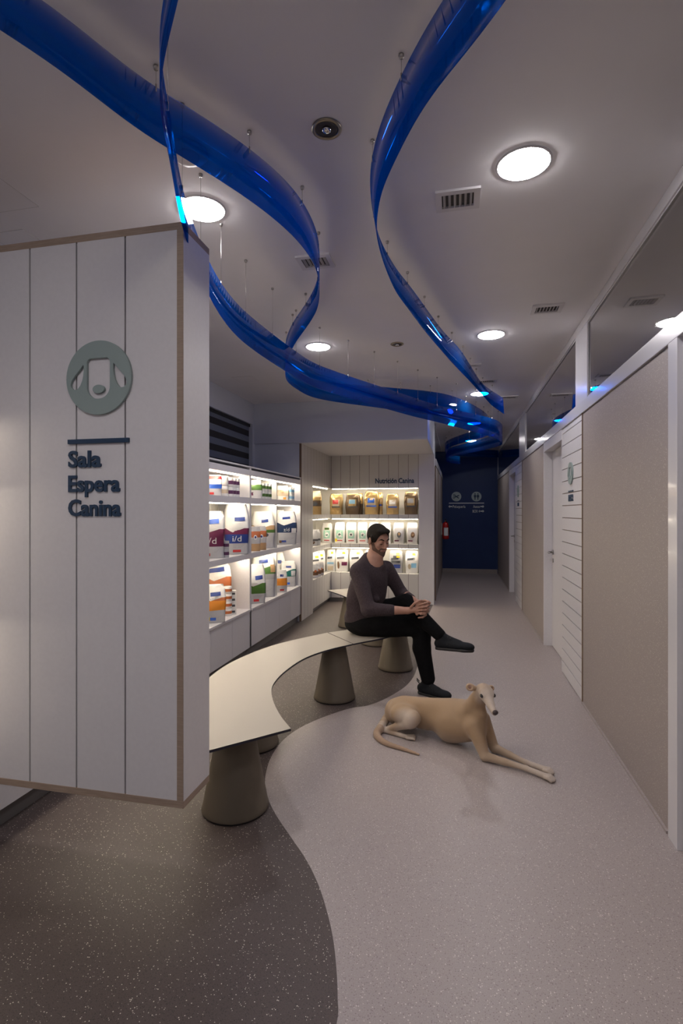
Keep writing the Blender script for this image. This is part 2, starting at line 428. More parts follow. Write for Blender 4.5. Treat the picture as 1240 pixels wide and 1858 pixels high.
o = obj('blind_fabric', bm, M['blind']); o.parent = rb; o.matrix_parent_inverse = Matrix.Translation(rb.location).inverted()
bm = bmesh.new(); bx(bm, XL-.075, XL-.03, y0w+.01, y1w-.005, 2.585, z1w)
o = obj('cassette', bm, M['black']); o.parent = rb; o.matrix_parent_inverse = Matrix.Translation(rb.location).inverted()
# alcove shell: soffit box, end wall beside shelves, corridor wall
YA = 6.62; YN = 8.30; ZA = 2.365
bm = bmesh.new(); bx(bm, XL, -.36, YA, 8.9, ZA, CEIL)
struct(obj('ceiling_soffit', bm, M['greywall']), 'lowered bulkhead over the lit alcove')
struct(box('trim_1', (XS-.02, -.365, YA+.005, YN, ZA-.006, ZA-.0005), M['white']), 'white underside of the alcove bulkhead')
bm = bmesh.new(); bx(bm, XL, XS-.345, YA+.03, 8.9, 0, ZA); bx(bm, XS-.345, XS-.022, YA+.03, YA+.05, 0, ZA)
struct(obj('wall_alcove', bm, M['greywall']), 'grey wall beside the alcove above the shelves')
bm = bmesh.new(); bx(bm, -.60, -.36, YN+.36, YB, 0, CEIL)
struct(obj('wall_corridor', bm, M['white']), 'left wall of the corridor')
wc = tag(bpy.data.objects.new('trim_2', None), 'speckled panels lining the left side of the corridor', 'trim', kind='structure'); COL.objects.link(wc)
for a, b in ((8.72, 10.1), (10.16, 11.4), (11.46, YB-.02)):
    box('speckled_panel', (-.359, -.345, a, b, 0.0, 2.2), M['speckle_panel'], wc)
    box('panel_edge', (-.359, -.342, a-.03, a-.002, 0, 2.2), M['mdf'], wc)
box('transom_rail', (-.359, -.335, 8.70, YB-.02, 2.21, 2.32), M['gloss'], wc)
box('transom_glass', (-.359, -.35, 8.72, YB-.02, 2.33, 2.84), M['glass'], wc)

# right wall: panels, planks, doors, transom windows
wr = tag(bpy.data.objects.new('wall_right', None), 'long right wall of speckled panels, white planks and doors under glass', 'wall', kind='structure'); COL.objects.link(wr)
mods = [('panel', 2.62, 4.27), ('plank', 4.30, 5.07), ('door', 5.07, 6.07), ('panel', 6.11, 8.05), ('plank', 8.09, 8.95), ('door', 8.95, 9.95), ('panel', 10.0, YB)]
bm = bmesh.new(); bx(bm, XR+.012, XR+.10, YF, 2.52, 0, 2.2)
for k, a, b in mods:
    if k != 'door': bx(bm, XR+.012, XR+.10, a-.02, b+.02, 0, 2.2)
obj('core', bm, M['white'], wr)
for k, a, b in mods:
    if k == 'panel':
        box('speckled_panel', (XR, XR+.012, a, b, .0, 2.195), M['speckle_panel'], wr)
        box('panel_edge', (XR-.004, XR+.012, b+.002, b+.028, 0, 2.2), M['mdf'], wr)
        box('cove', (XR-.012, XR, a, b, 0, .012), M['floor_light'], wr)
    elif k == 'plank':
        bm = bmesh.new(); n = 20; s = .1075; z = .005
        for i in range(n+1):
            z1 = min(z + s - .007, 2.197)
            if z1 > z: bx(bm, XR-.001, XR+.011, a, b, z, z1)
            z += s
        obj('plank_panel', bm, M['laminate'], wr)
        box('plank_backing', (XR+.0105, XR+.0119, a, b, 0, 2.197), M['mdf'], wr)
box('corner_post', (XR-.012, XR+.08, 2.50, 2.60, 0, 2.2), M['gloss'], wr, bev=.003)
box('speckled_panel', (XR, XR+.012, YF, 2.47, 0, 2.195), M['speckle_panel'], wr)
bm = bmesh.new(); bx(bm, XR-.012, XR+.10, YF, YB, 2.2, 2.287, bev=.004); obj('transom_rail', bm, M['gloss'], wr)
bm = bmesh.new(); bx(bm, XR-.012, XR+.10, YF, YB, 2.834, CEIL, bev=.004); obj('top_rail', bm, M['gloss'], wr)
mull = [(2.30, 2.42), (4.11, 4.20), (4.27, 4.49), (7.69, 7.80), (8.20, 8.38)]
panes = [(-.2, 2.30), (2.42, 4.11), (4.49, 7.69), (8.38, YB)]
bm = bmesh.new()
for a, b in [(YF, -.2), (2.30, 2.42), (4.11, 4.49), (7.69, 8.38)]: bx(bm, XR-.008, XR+.09, a, b, 2.287, 2.834)
obj('mullions', bm, M['gloss'], wr)
for i, (a, b) in enumerate(panes):
    wd = tag(bpy.data.objects.new('window_%d' % (i+2), None), 'clear transom glass above the right wall, pane %s' % ['beside the camera', 'nearest in view', 'in the middle', 'farthest along the corridor'][i], 'window', kind='structure'); COL.objects.link(wd)
    box('pane', (XR+.004, XR+.010, a, b, 2.287, 2.834), M['glass'], wd)
    bm = bmesh.new(); bx(bm, XR-.003, XR+.0035, a, b, 2.287, 2.297); bx(bm, XR-.003, XR+.0035, a, b, 2.826, 2.834)
    bx(bm, XR-.003, XR+.0035, a, a+.01, 2.297, 2.826); bx(bm, XR-.003, XR+.0035, b-.01, b, 2.297, 2.826)
    obj('window_frame', bm, M['gloss'], wd)
bm = bmesh.new(); bx(bm, 2.8, 2.9, YF, YB+.1, 0, CEIL); bx(bm, XR+.03, 2.9, YB, YB+.1, 0, CEIL)
for y in (2.45, 5.9, 8.3): bx(bm, XR+.11, 2.8, y, y+.08, 0, CEIL-.03)
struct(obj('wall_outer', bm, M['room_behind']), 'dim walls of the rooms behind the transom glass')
def door(n, a, b, label):
    d = tag(bpy.data.objects.new('door_%d' % n, None), label, 'door', kind='structure'); COL.objects.link(d)
    xin = XR + .074
    box('leaf', (xin, xin+.04, a+.03, b-.03, .006, 2.10), M['laminate'], d)
    bm = bmesh.new(); bx(bm, XR-.01, xin+.05, b-.03, b, 0, 2.14); bx(bm, XR-.001, xin+.05, a, a+.03, 0, 2.14)
    bx(bm, XR-.008, xin+.05, a, b, 2.105, 2.199)
    obj('door_frame', bm, M['laminate'], d)
    h = bmesh.new(); y = b - .10; z = 1.02
    tube(h, [(xin, y, z), (xin-.012, y, z)], .026, 20)
    tube(h, [(xin-.012, y, z), (xin-.05, y, z), (xin-.056, y-.01, z), (xin-.056, y-.12, z-.002)], .009, 10)
    obj('door_handle', h, M['steel'], d, True)
    h = bmesh.new(); tube(h, [(xin, y, z-.09), (xin-.008, y, z-.09)], .022, 20); obj('lock_rosette', h, M['steel'], d)
door(1, 5.07, 6.07, 'nearer white door in the right wall')
door(2, 8.95, 9.95, 'farther white door in the right wall')

# ================================================================== CEILING THINGS
def downlight(x, y, label, e=1.0):
    t = thing('ceiling_light', label, 'ceiling light', (x, y, CEIL), 0, 'round flush downlights')
    bm = bmesh.new()
    lathe(bm, [(.106, -.0005), (.112, -.0005), (.112, -.004), (.106, -.006), (.103, -.006), (.103, -.0005)], 48, cap=False)
    obj('trim_ring', bm, M['white'], t, True)
    bm = bmesh.new(); lathe(bm, [(.102, -.001), (.102, -.007), (.085, -.012), (.03, -.015)], 48); obj('diffuser', bm, M['lamp' if y < 8 else 'lamp_dim'], t)
LX, RX = -1.19, .27
for x, y, l in ((RX, 2.29, 'large lit round ceiling light, nearest of the right row'), (RX, 4.44, 'lit round ceiling light in the right row beside the second vent'),
                (RX, 6.62, 'lit round ceiling light behind the end of the blue ribbon'), (RX, 8.8, 'lit round corridor light seen through the blue ribbon'),
                (RX, 10.95, 'farthest lit round corridor light before the navy wall'), (LX, 2.30, 'lit round ceiling light above the white sign panel'),
                (LX, 4.435, 'lit round ceiling light near the middle of the ceiling'), (RX, .14, 'round ceiling light above the camera, right row'), (LX, .14, 'round ceiling light in front of the sign panel'),
                (RX, -2.0, 'round ceiling light behind the camera, right row'), (LX, -2.0, 'round ceiling light behind the camera, left row')):
    downlight(x, y, l)
def spot(px, py, label):
    p = PZ(px, py, CEIL); t = thing('recessed_spotlight', label, 'spotlight', p, 0, 'unlit recessed spotlights')
    bm = bmesh.new(); lathe(bm, [(.046, -.001), (.056, -.001), (.057, -.005), (.048, -.009), (.044, -.006), (.040, -.0012), (.044, -.0008)], 40, cap=False); obj('trim_ring', bm, M['brass'], t, True)
    bm = bmesh.new(); lathe(bm, [(.0435, -.0006), (.042, -.003), (.03, -.0015), (.012, -.0012)], 40); obj('reflector', bm, M['ventdark'], t, True)
    bm = bmesh.new(); lathe(bm, [(.016, -.0015), (.018, -.010), (.010, -.014)], 24); obj('lens', bm, M['chrome'], t, True)
spot(593, 233, 'unlit recessed spotlight between the two blue ribbons'); spot(721, 624, 'small unlit recessed spotlight near the middle ceiling light')
p = PZ(341, 275, CEIL)
t = thing('smoke_detector', 'round white detector on the ceiling behind the blue ribbon', 'smoke detector', p)
bm = bmesh.new(); lathe(bm, [(.078, -.0005), (.078, -.012), (.070, -.018)], 40); obj('base', bm, M['white'], t, True)
bm = bmesh.new(); lathe(bm, [(.045, -.018), (.043, -.035), (.030, -.045), (.01, -.047)], 32); obj('sensor_dome', bm, M['white'], t, True)
def vent(px, py, sx, sy, label, alongx=True):
    p = PZ(px, py, CEIL); t = thing('ceiling_vent', label, 'vent', p, 0, 'ceiling air vents')
    bm = bmesh.new(); w = .028
    bx(bm, -sx/2, sx/2, -sy/2, -sy/2+w, -.012, -.0005); bx(bm, -sx/2, sx/2, sy/2-w, sy/2, -.012, -.0005)
    bx(bm, -sx/2, -sx/2+w, -sy/2+w, sy/2-w, -.012, -.0005); bx(bm, sx/2-w, sx/2, -sy/2+w, sy/2-w, -.012, -.0005)
    obj('frame', bm, M['white'], t)
    box('duct_opening', (-sx/2+w, sx/2-w, -sy/2+w, sy/2-w, -.002, -.0005), M['ventdark'], t)
    n = int((sx-2*w)/.021)
    for i in range(n):
        x = -sx/2 + w + (i+.5)*(sx-2*w)/n
        bm = bmesh.new(); v = [bm.verts.new(q) for q in ((x-.006,-sy/2+w,-.0115),(x-.004,-sy/2+w,-.0115),(x+.005,-sy/2+w,-.002),(x+.003,-sy/2+w,-.002),
             (x-.006,sy/2-w,-.0115),(x-.004,sy/2-w,-.0115),(x+.005,sy/2-w,-.002),(x+.003,sy/2-w,-.002))]
        for q in ((0,1,2,3),(7,6,5,4),(0,4,5,1),(1,5,6,2),(2,6,7,3),(3,7,4,0)): bm.faces.new([v[j] for j in q])
        obj('slat', bm, M['vent'], t)
vent(831, 360, .20, .16, 'white ceiling vent left of the nearest right light'); vent(993, 559, .21, .16, 'white ceiling vent close to the transom glass')
vent(573, 473, .20, .16, 'white ceiling vent half hidden by the blue ribbon bend'); vent(880, 691, .26, .14, 'ceiling vent just before the third right light')
vent(858, 662, .16, .10, 'tiny far ceiling vent beside the right ribbon'); vent(922, 720, .24, .14, 'far ceiling vent past the end of the ribbon')
def hatch(px, py, sx, sy, label, z=CEIL):
    p = PZ(px, py, z); t = thing('access_hatch', label, 'hatch', p, 0, 'flush ceiling hatches')
    box('cover', (-sx/2, sx/2, -sy/2, sy/2, -.002, -.0003), M['ceiling'], t)
    bm = bmesh.new(); e = .003
    bx(bm, -sx/2-e, sx/2+e, -sy/2-e, -sy/2, -.0015, -.0003); bx(bm, -sx/2-e, sx/2+e, sy/2, sy/2+e, -.0015, -.0003)
    bx(bm, -sx/2-e, -sx/2, -sy/2, sy/2, -.0015, -.0003); bx(bm, sx/2, sx/2+e, -sy/2, sy/2, -.0015, -.0003)
    obj('joint', bm, M['vent'], t)
hatch(446, 688, .22, .22, 'small square ceiling hatch above the striped blind'); hatch(40, 440, .22, .22, 'square ceiling hatch over the top of the sign panel')
hatch(-12, 352, .25, .25, 'ceiling hatch cut by the left edge')

# ------------------------------------------------------------------ blue ribbons
def ribbon(label, rows, zt, zb=None, step=.42, two=None):
    """rows: (px, y_top, y_bottom) columns of the hanging strip; two: separate outline of the lower edge (tilted strip)"""
    T, Bp = [], []
    if two:
        ktop, kb, ratio = two
        ys = [p[1] for p in kb]; xs = [p[0] for p in kb]
        for x, y in catmull(ktop, 5):
            yb = 929 - (929 - y)/ratio; xb = float(np.interp(yb, ys, xs))
            Z = (zt-CAMZ)*FOC/(929-y); z2 = CAMZ + (zt-CAMZ)/ratio
            dx, dy = ray(x); T.append(Vector((dx*Z, dy*Z, zt))); dx, dy = ray(xb); Bp.append(Vector((dx*Z, dy*Z, z2)))
    else:
        for x, y, yb in catmull(rows, 5):
            Z = (zt-CAMZ)*FOC/(929-y); dx, dy = ray(x)
            z2 = CAMZ + (929-yb)/FOC*Z; z2 = min(max(z2, zt-.30), zt-.10)
            T.append(Vector((dx*Z, dy*Z, zt))); Bp.append(Vector((dx*Z, dy*Z, z2)))
    # resample evenly & smooth
    A = np.array([list(t)+list(b) for t, b in zip(T, Bp)])
    L = np.concatenate([[0], np.cumsum(np.linalg.norm(np.diff(A[:, :2], axis=0), axis=1) + 1e-6)])
    n = int(L[-1]/.035); s = np.linspace(0, L[-1], n)
    R = np.stack([np.interp(s, L, A[:, i]) for i in range(6)], 1)
    R[:, 5] = np.convolve(np.pad(R[:, 5], 20, 'edge'), np.ones(41)/41, 'valid')
    for _ in range(12): R[1:-1] = .5*R[1:-1] + .25*(R[:-2] + R[2:])
    t = thing('acrylic_ribbon', label, 'hanging ribbon', tuple(R[0, :3]), 0, 'translucent blue ribbons hung from the ceiling')
    o3 = R[0, :3].copy(); th = .002; bm = bmesh.new(); prev = None
    for i in range(n):
        d = R[min(i+1, n-1), :2] - R[max(i-1, 0), :2]; d /= np.linalg.norm(d)+1e-9; nn = np.array([-d[1], d[0], 0])*th
        a, b = R[i, :3]-o3, R[i, 3:]-o3
        q = [bm.verts.new(a+nn), bm.verts.new(a-nn), bm.verts.new(b-nn), bm.verts.new(b+nn)]
        if prev:
            for k in range(4):
                f = bm.faces.new((prev[k], prev[(k+1)%4], q[(k+1)%4], q[k])); f.smooth = (k in (1, 3))
        else: bm.faces.new(q)
        prev = q
    bm.faces.new(list(reversed(prev)))
    bmesh.ops.recalc_face_normals(bm, faces=bm.faces)
    obj('strip', bm, M['ribbon'], t)
    k = int(step/.035)
    for i in range(4, n-2, k):
        x, y, z = R[i, :3] - o3; top = CEIL - o3[2] - .0005
        bm = bmesh.new(); tube(bm, [(x, y, z-.012), (x, y, top-.01)], .0008, 6); tube(bm, [(x, y, z-.014), (x, y, z+.010)], .003, 8)
        c = obj('cable', bm, M['steel'], t)
        bm = bmesh.new(); lathe(bm, [(.007, top-.012), (.009, top-.004), (.008, top)], 14, x, y); obj('ceiling_anchor', bm, M['steel'], c, True)
ribbon('broad blue ribbon from the upper left corner bending back in the middle', [(-60,-92,5),(0,-50,50),(80,0,100),(135,45,138),(200,97,187),(250,140,226),(310,175,273),(380,220,321),(440,260,361),(490,300,395),(535,345,438),(560,385,468),
        (575,420,498),(580,465,525),(577,508,540),(568,530,566),(555,552,592),(540,573,618),(528,593,640),(520,615,662),(518,640,680),(524,658,692),(545,676,712),(568,688,719),(618,696,728),(694,702,741),(740,706,750),(780,710,755),
        (813,716,758),(841,726,765),(865,738,772),(882,750,780),(888,762,788),(880,772,792),(864,780,797),(840,788,803),(817,797,811),(808,804,818),(814,810,824),(840,814,828),(880,816,829),(905,817,830)], 2.83)
ribbon('lower blue ribbon passing overhead and curling round in front of the bulkhead', [(332,-170,-40),(320,-100,22),(305,-40,85),(293,10,118),(287,60,150),(289,110,178),(296,150,222),(305,188,270),(313,240,312),(320,288,345),(328,332,382),(339,375,425),(350,405,462),(362,438,500),
        (380,477,544),(400,513,575),(426,547,606),(453,573,632),(502,612,665),(529,632,680),(568,658,700),(618,677,716),(668,694,733),(720,711,748),(780,731,763),(833,745,772),(873,754,788),(901,762,800),(912,772,804),(908,781,808),(895,789,812),(870,798,818),(840,806,824),
        (815,813,830),(809,820,835),(816,825,840),(835,828,842)], 2.60)
ribbon('blue ribbon snaking from the top right towards the corridor', None, 2.83, two=([(925,-200),(860,-85),(805,0),(765,65),(730,135),(700,200),(682,255),(673,300),(672,340),(677,385),(683,415),(691,440),(704,463),(720,490),(744,519),(780,569),(804,601),(837,637),(869,688),(884,703),(913,722)],
        [(985,-95),(917,0),(865,75),(810,135),(775,180),(737,247),(715,295),(690,345),(685,380),(681,420),(687,443),(696,476),(709,508),(719,531),(737,554),(767,595),(792,625),(821,658),(861,700),(893,736),(919,754)], 1.165))

# ================================================================== HANGING SIGN PANEL
XP1 = -.996; XP0 = -2.012; YP0 = 1.777; YP1 = 1.985; ZP0 = .344; ZP1 = 2.532; e = .027
t = thing('partition_box', 'tall white plank box with plywood edges and dog sign, at left front', 'partition', (0,0,0))
bm = bmesh.new(); bx(bm, XP0, XP1, YP0, YP1, ZP1-e, ZP1, bev=.001); obj('top_board', bm, M['plywood'], t)
bm = bmesh.new(); bx(bm, XP0, XP1, YP0, YP1, ZP0, ZP0+e, bev=.001); obj('bottom_board', bm, M['plywood'], t)
box('side_board', (XP1-e, XP1-.0015, YP0, YP1, ZP0+e, ZP1-e), M['plywood'], t)
box('side_laminate', (XP1-.0012, XP1, YP0+.002, YP1, ZP0+e, ZP1-e), M['laminate'], t)
box('backing', (XP0, XP1-e, YP0+.018, YP0+.03, ZP0+e, ZP1-e), M['dark_gap'], t)
gx = [-1.672-.432, -1.672-.2145, -1.672, -1.4565, -1.2415, XP1-e]
for a, b in zip(gx, gx[1:]):
    a = max(a, XP0)
    if b - a > .02:
        bm = bmesh.new(); bx(bm, a+.0036, b-(.0036 if b < -1.1 else 0), YP0+.001, YP0+.018, ZP0+e, ZP1-e); obj('plank', bm, M['laminate'], t)
box('rear_panel', (XP0, XP1-e, YP1-.012, YP1, ZP0+e, ZP1-e), M['laminate'], t)
def rrect(hw, top, bot, rt, rbm):
    L = []
    for cx, cy, r, a0 in ((hw-rt, top-rt, rt, 0), (-hw+rt, top-rt, rt, 90), (-hw+rbm, bot+rbm, rbm, 180), (hw-rbm, bot+rbm, rbm, 270)):
        for i in range(9): a = math.radians(a0 + i*90/8); L.append((cx + r*math.cos(a), cy + r*math.sin(a)))
    return L
ear = [(-.46,.37),(-.60,.22),(-.74,.07),(-.83,-.05),(-.865,-.15),(-.85,-.23),(-.79,-.285),(-.72,-.30),(-.64,-.28),(-.56,-.19),(-.50,-.06),(-.47,.07),(-.455,.20)]
def dog_disc(r, M4, parent, m=None):
    sc_ = lambda L: [(x*r, y*r) for x, y in L]
    loops = [sc_(circ(0, 0, 1, n=64)), sc_(rrect(.355, .53, -.57, .13, .33)), sc_(ear), sc_([(-x, y) for x, y in ear]), sc_(circ(0, -.31, .18, .115, 28))]
    return shape('dog_face_disc', loops, M4, .010, m or M['sage'], parent)
YS = YP0 - .009
sg = thing('wall_sign', 'sage dog face disc above navy words Sala Espera Canina on the partition', 'sign', (-1.35, YP0, 1.7))
sg.location = (0, 0, 0)
dog_disc(.1425, FACE_CAM((-1.350, YP0-.001, 1.968)), sg)
box('rule', (-1.489, -1.221, YP0-.009, YP0+.0005, 1.716, 1.733), M['navy'], sg)
for s, w_, z in (('Sala', .146, 1.626), ('Espera', .228, 1.530), ('Canina', .232, 1.436)):
    text('lettering', s, w_, FACE_CAM((-1.489, YP0+.0005, z)), M['navy'], sg, .007, .026, .062)

# ================================================================== BENCHES
def bench(label, outer, inner, cones, cone_labels):
    t = thing('bench', label, 'bench', (0, 0, 0), 0, 'curved waiting benches')
    pts = [tuple(p) for p in catmull(outer, 7)] + [tuple(p) for p in reversed(catmull(inner, 7))]
    bm = bmesh.new(); f, g = prism(bm, pts, .4385, .45, 0, 1)
    obj('seat_top', bm, [M['bench_top'], M['bench_edge']], t)
    for x, y in cones:
        bm = bmesh.new(); lathe(bm, [(.161, .008), (.163, .012), (.157, .03), (.082, .432), (.078, .4384)], 56, x, y); c = obj('cone_leg', bm, M['taupe'], t, True)
        bm = bmesh.new(); lathe(bm, [(.155, 0), (.158, .001), (.158, .008)], 48, x, y); obj('foot_ring', bm, M['black'], c, True)
out1 = [(-1.035,2.005),(-1.22,2.20),(-1.36,2.45),(-1.44,2.75),(-1.475,3.08),(-1.452,3.36),(-1.371,3.67),(-1.24,3.93),(-1.051,4.212)]
in1 = [(-.75,2.31),(-.85,2.45),(-.951,2.627),(-1.02,2.79),(-1.051,2.94),(-1.056,3.156),(-1.02,3.445),(-.918,3.69),(-.774,3.897)]
bench('ivory curved bench on taupe cones nearest the camera', out1, in1, [(-1.064,2.40),(-1.25,3.08),(-.935,3.98)], None)
out2 = [(-1.047,4.217),(-.86,4.42),(-.79,4.68),(-.80,4.98),(-.90,5.35),(-1.10,5.75),(-1.38,6.18),(-1.62,6.50)]
in2 = [(-.770,3.902),(-.556,4.163),(-.42,4.45),(-.36,4.80),(-.40,5.2),(-.56,5.6),(-.82,6.05),(-1.15,6.55),(-1.30,6.78)]
bench('ivory curved bench the man sits on, curling towards the lit alcove', out2, in2, [(-.56,4.86),(-.88,5.72),(-1.32,6.52)], None)

# ================================================================== DISPLAY SHELVES (left)
SD = .34
def shelf_unit(y0, y1, label, stocked_mid=True):
    t = thing('display_shelf', label, 'shelving unit', (XS, y0, 0), 0, 'white lit display shelves along the left wall')
    W = y1 - y0; f = .02; ym = W/2
    def b(n, a, m): return box(n, a, m, t)
    zs = [(.10, .468, .482), (.985, 1.037), (1.533, 1.593), (1.814, 1.892)]
    for yy in (0.0005, W-f): b('side_panel', (-SD, 0, yy, yy+f-.0005, .10, 1.892), M['laminate'])
    b('back_panel', (-SD-.012, -SD, 0, W, .06, 1.892), M['inner'])
    b('shelf', (-SD, .012, f, W-f, .462, .482), M['laminate'])
    b('shelf', (-SD, 0, f, W-f, .985, 1.037), M['laminate'])
    b('shelf', (-SD, 0, f, W-f, 1.533, 1.593), M['laminate'])
    b('shelf', (-SD, 0, f, W-f, 1.814, 1.870), M['laminate'])
    b('top_panel', (-SD, .004, 0, W, 1.8925, 1.906), M['laminate'])
    b('divider', (-SD, -.03, ym-.009, ym+.009, .482, .985), M['inner']); b('divider', (-SD, -.03, ym-.009, ym+.009, 1.037, 1.533), M['inner']); b('divider', (-SD, -.03, ym-.009, ym+.009, 1.593, 1.814), M['inner'])
    for i in range(4):
        bm = bmesh.new(); bx(bm, -.018, 0, i*W/4+.0015, (i+1)*W/4-.0015, .10, .4605); obj('door', bm, M['laminate'], t)
    b('carcass', (-SD, -.019, .0, W, .10, .46), M['laminate'])
    b('kickboard', (-SD, -.045, 0, W, 0, .099), M['kick'])
    for z in (.985, 1.533, 1.814):
        for a, c in ((f+.01, ym-.02), (ym+.02, W-f-.01)):
            b('led_strip', (-.075, -.055, a, c, z-.008, z-.0005), M['led'])
for a, b_, l in ((4.92, 6.645, 'white lit display shelf next to the alcove, full of pet food'), (3.19, 4.918, 'white lit display shelf just right of the sign panel'),
                 (1.46, 3.188, 'white lit display shelf hidden behind the sign panel')):
    shelf_unit(a, b_, l)

# ================================================================== ALCOVE DISPLAY WALL
dw = thing('display_wall', 'white plank wall with three lit L-shaped niches under words about canine nutrition', 'display wall', (0,0,0))
bands = [(0.06, .47), (.87, .94), (1.34, 1.41), (1.83, ZA-.007)]
ND = .34; XN = -.59; YNs = 7.24
for z0, z1 in bands:
    bm = bmesh.new(); bx(bm, XS, XN, YN, YN+ND, z0, z1); obj('back_band', bm, M['plank_v_x'], dw)
    bm = bmesh.new(); bx(bm, XS-ND, XS-.0005, YNs, YN+ND, z0, z1); obj('side_band', bm, M['plank_v_y'], dw)
box('side_panel', (XS-ND, XS, YA+.052, YNs, .0, ZA-.007), M['plank_v_y'], dw)
box('panel_edge', (XS-.0215, XS+.003, YA+.028, YA+.0515, 0, ZA-.007), M['mdf'], dw)
box('pillar', (XN, -.361, YN, YN+ND, 0, ZA-.007), M['laminate'], dw)
box('pillar_edge', (-.361, -.352, YN-.004, YN+.03, 0, ZA), M['gloss'], dw)
box('back_panel', (XS-ND, -.60, YN+ND+.001, YN+ND+.015, .06, ZA-.007), M['inner'], dw)
box('back_panel', (XS-ND-.003, XS-ND-.0005, YNs, YN+ND, .06, ZA-.007), M['inner'], dw)
box('kickboard', (XS-.02, XN, YN+.03, YN+.05, 0, .0595), M['kick'], dw); box('kickboard', (XS-.05, XS-.03, YNs, YN+.03, 0, .0595), M['kick'], dw)
for z in (.87, 1.34, 1.83):
    box('led_strip', (XS+.02, XN-.02, YN+.05, YN+.07, z-.008, z-.0005), M['led'], dw)
    box('led_strip', (XS-.07, XS-.05, YNs+.02, YN, z-.008, z-.0005), M['led'], dw)
pl = PY(681.5, 877, YN); pr = PY(752, 877, YN)
nc = thing('wall_lettering', 'navy words Nutrición Canina on the plank wall above the niches', 'sign', (0,0,0))
text('lettering', 'Nutrición Canina', pr.x-pl.x, FACE_CAM((pl.x, YN+.0003, pl.z)), M['navy'], nc, .008, .028, .078)

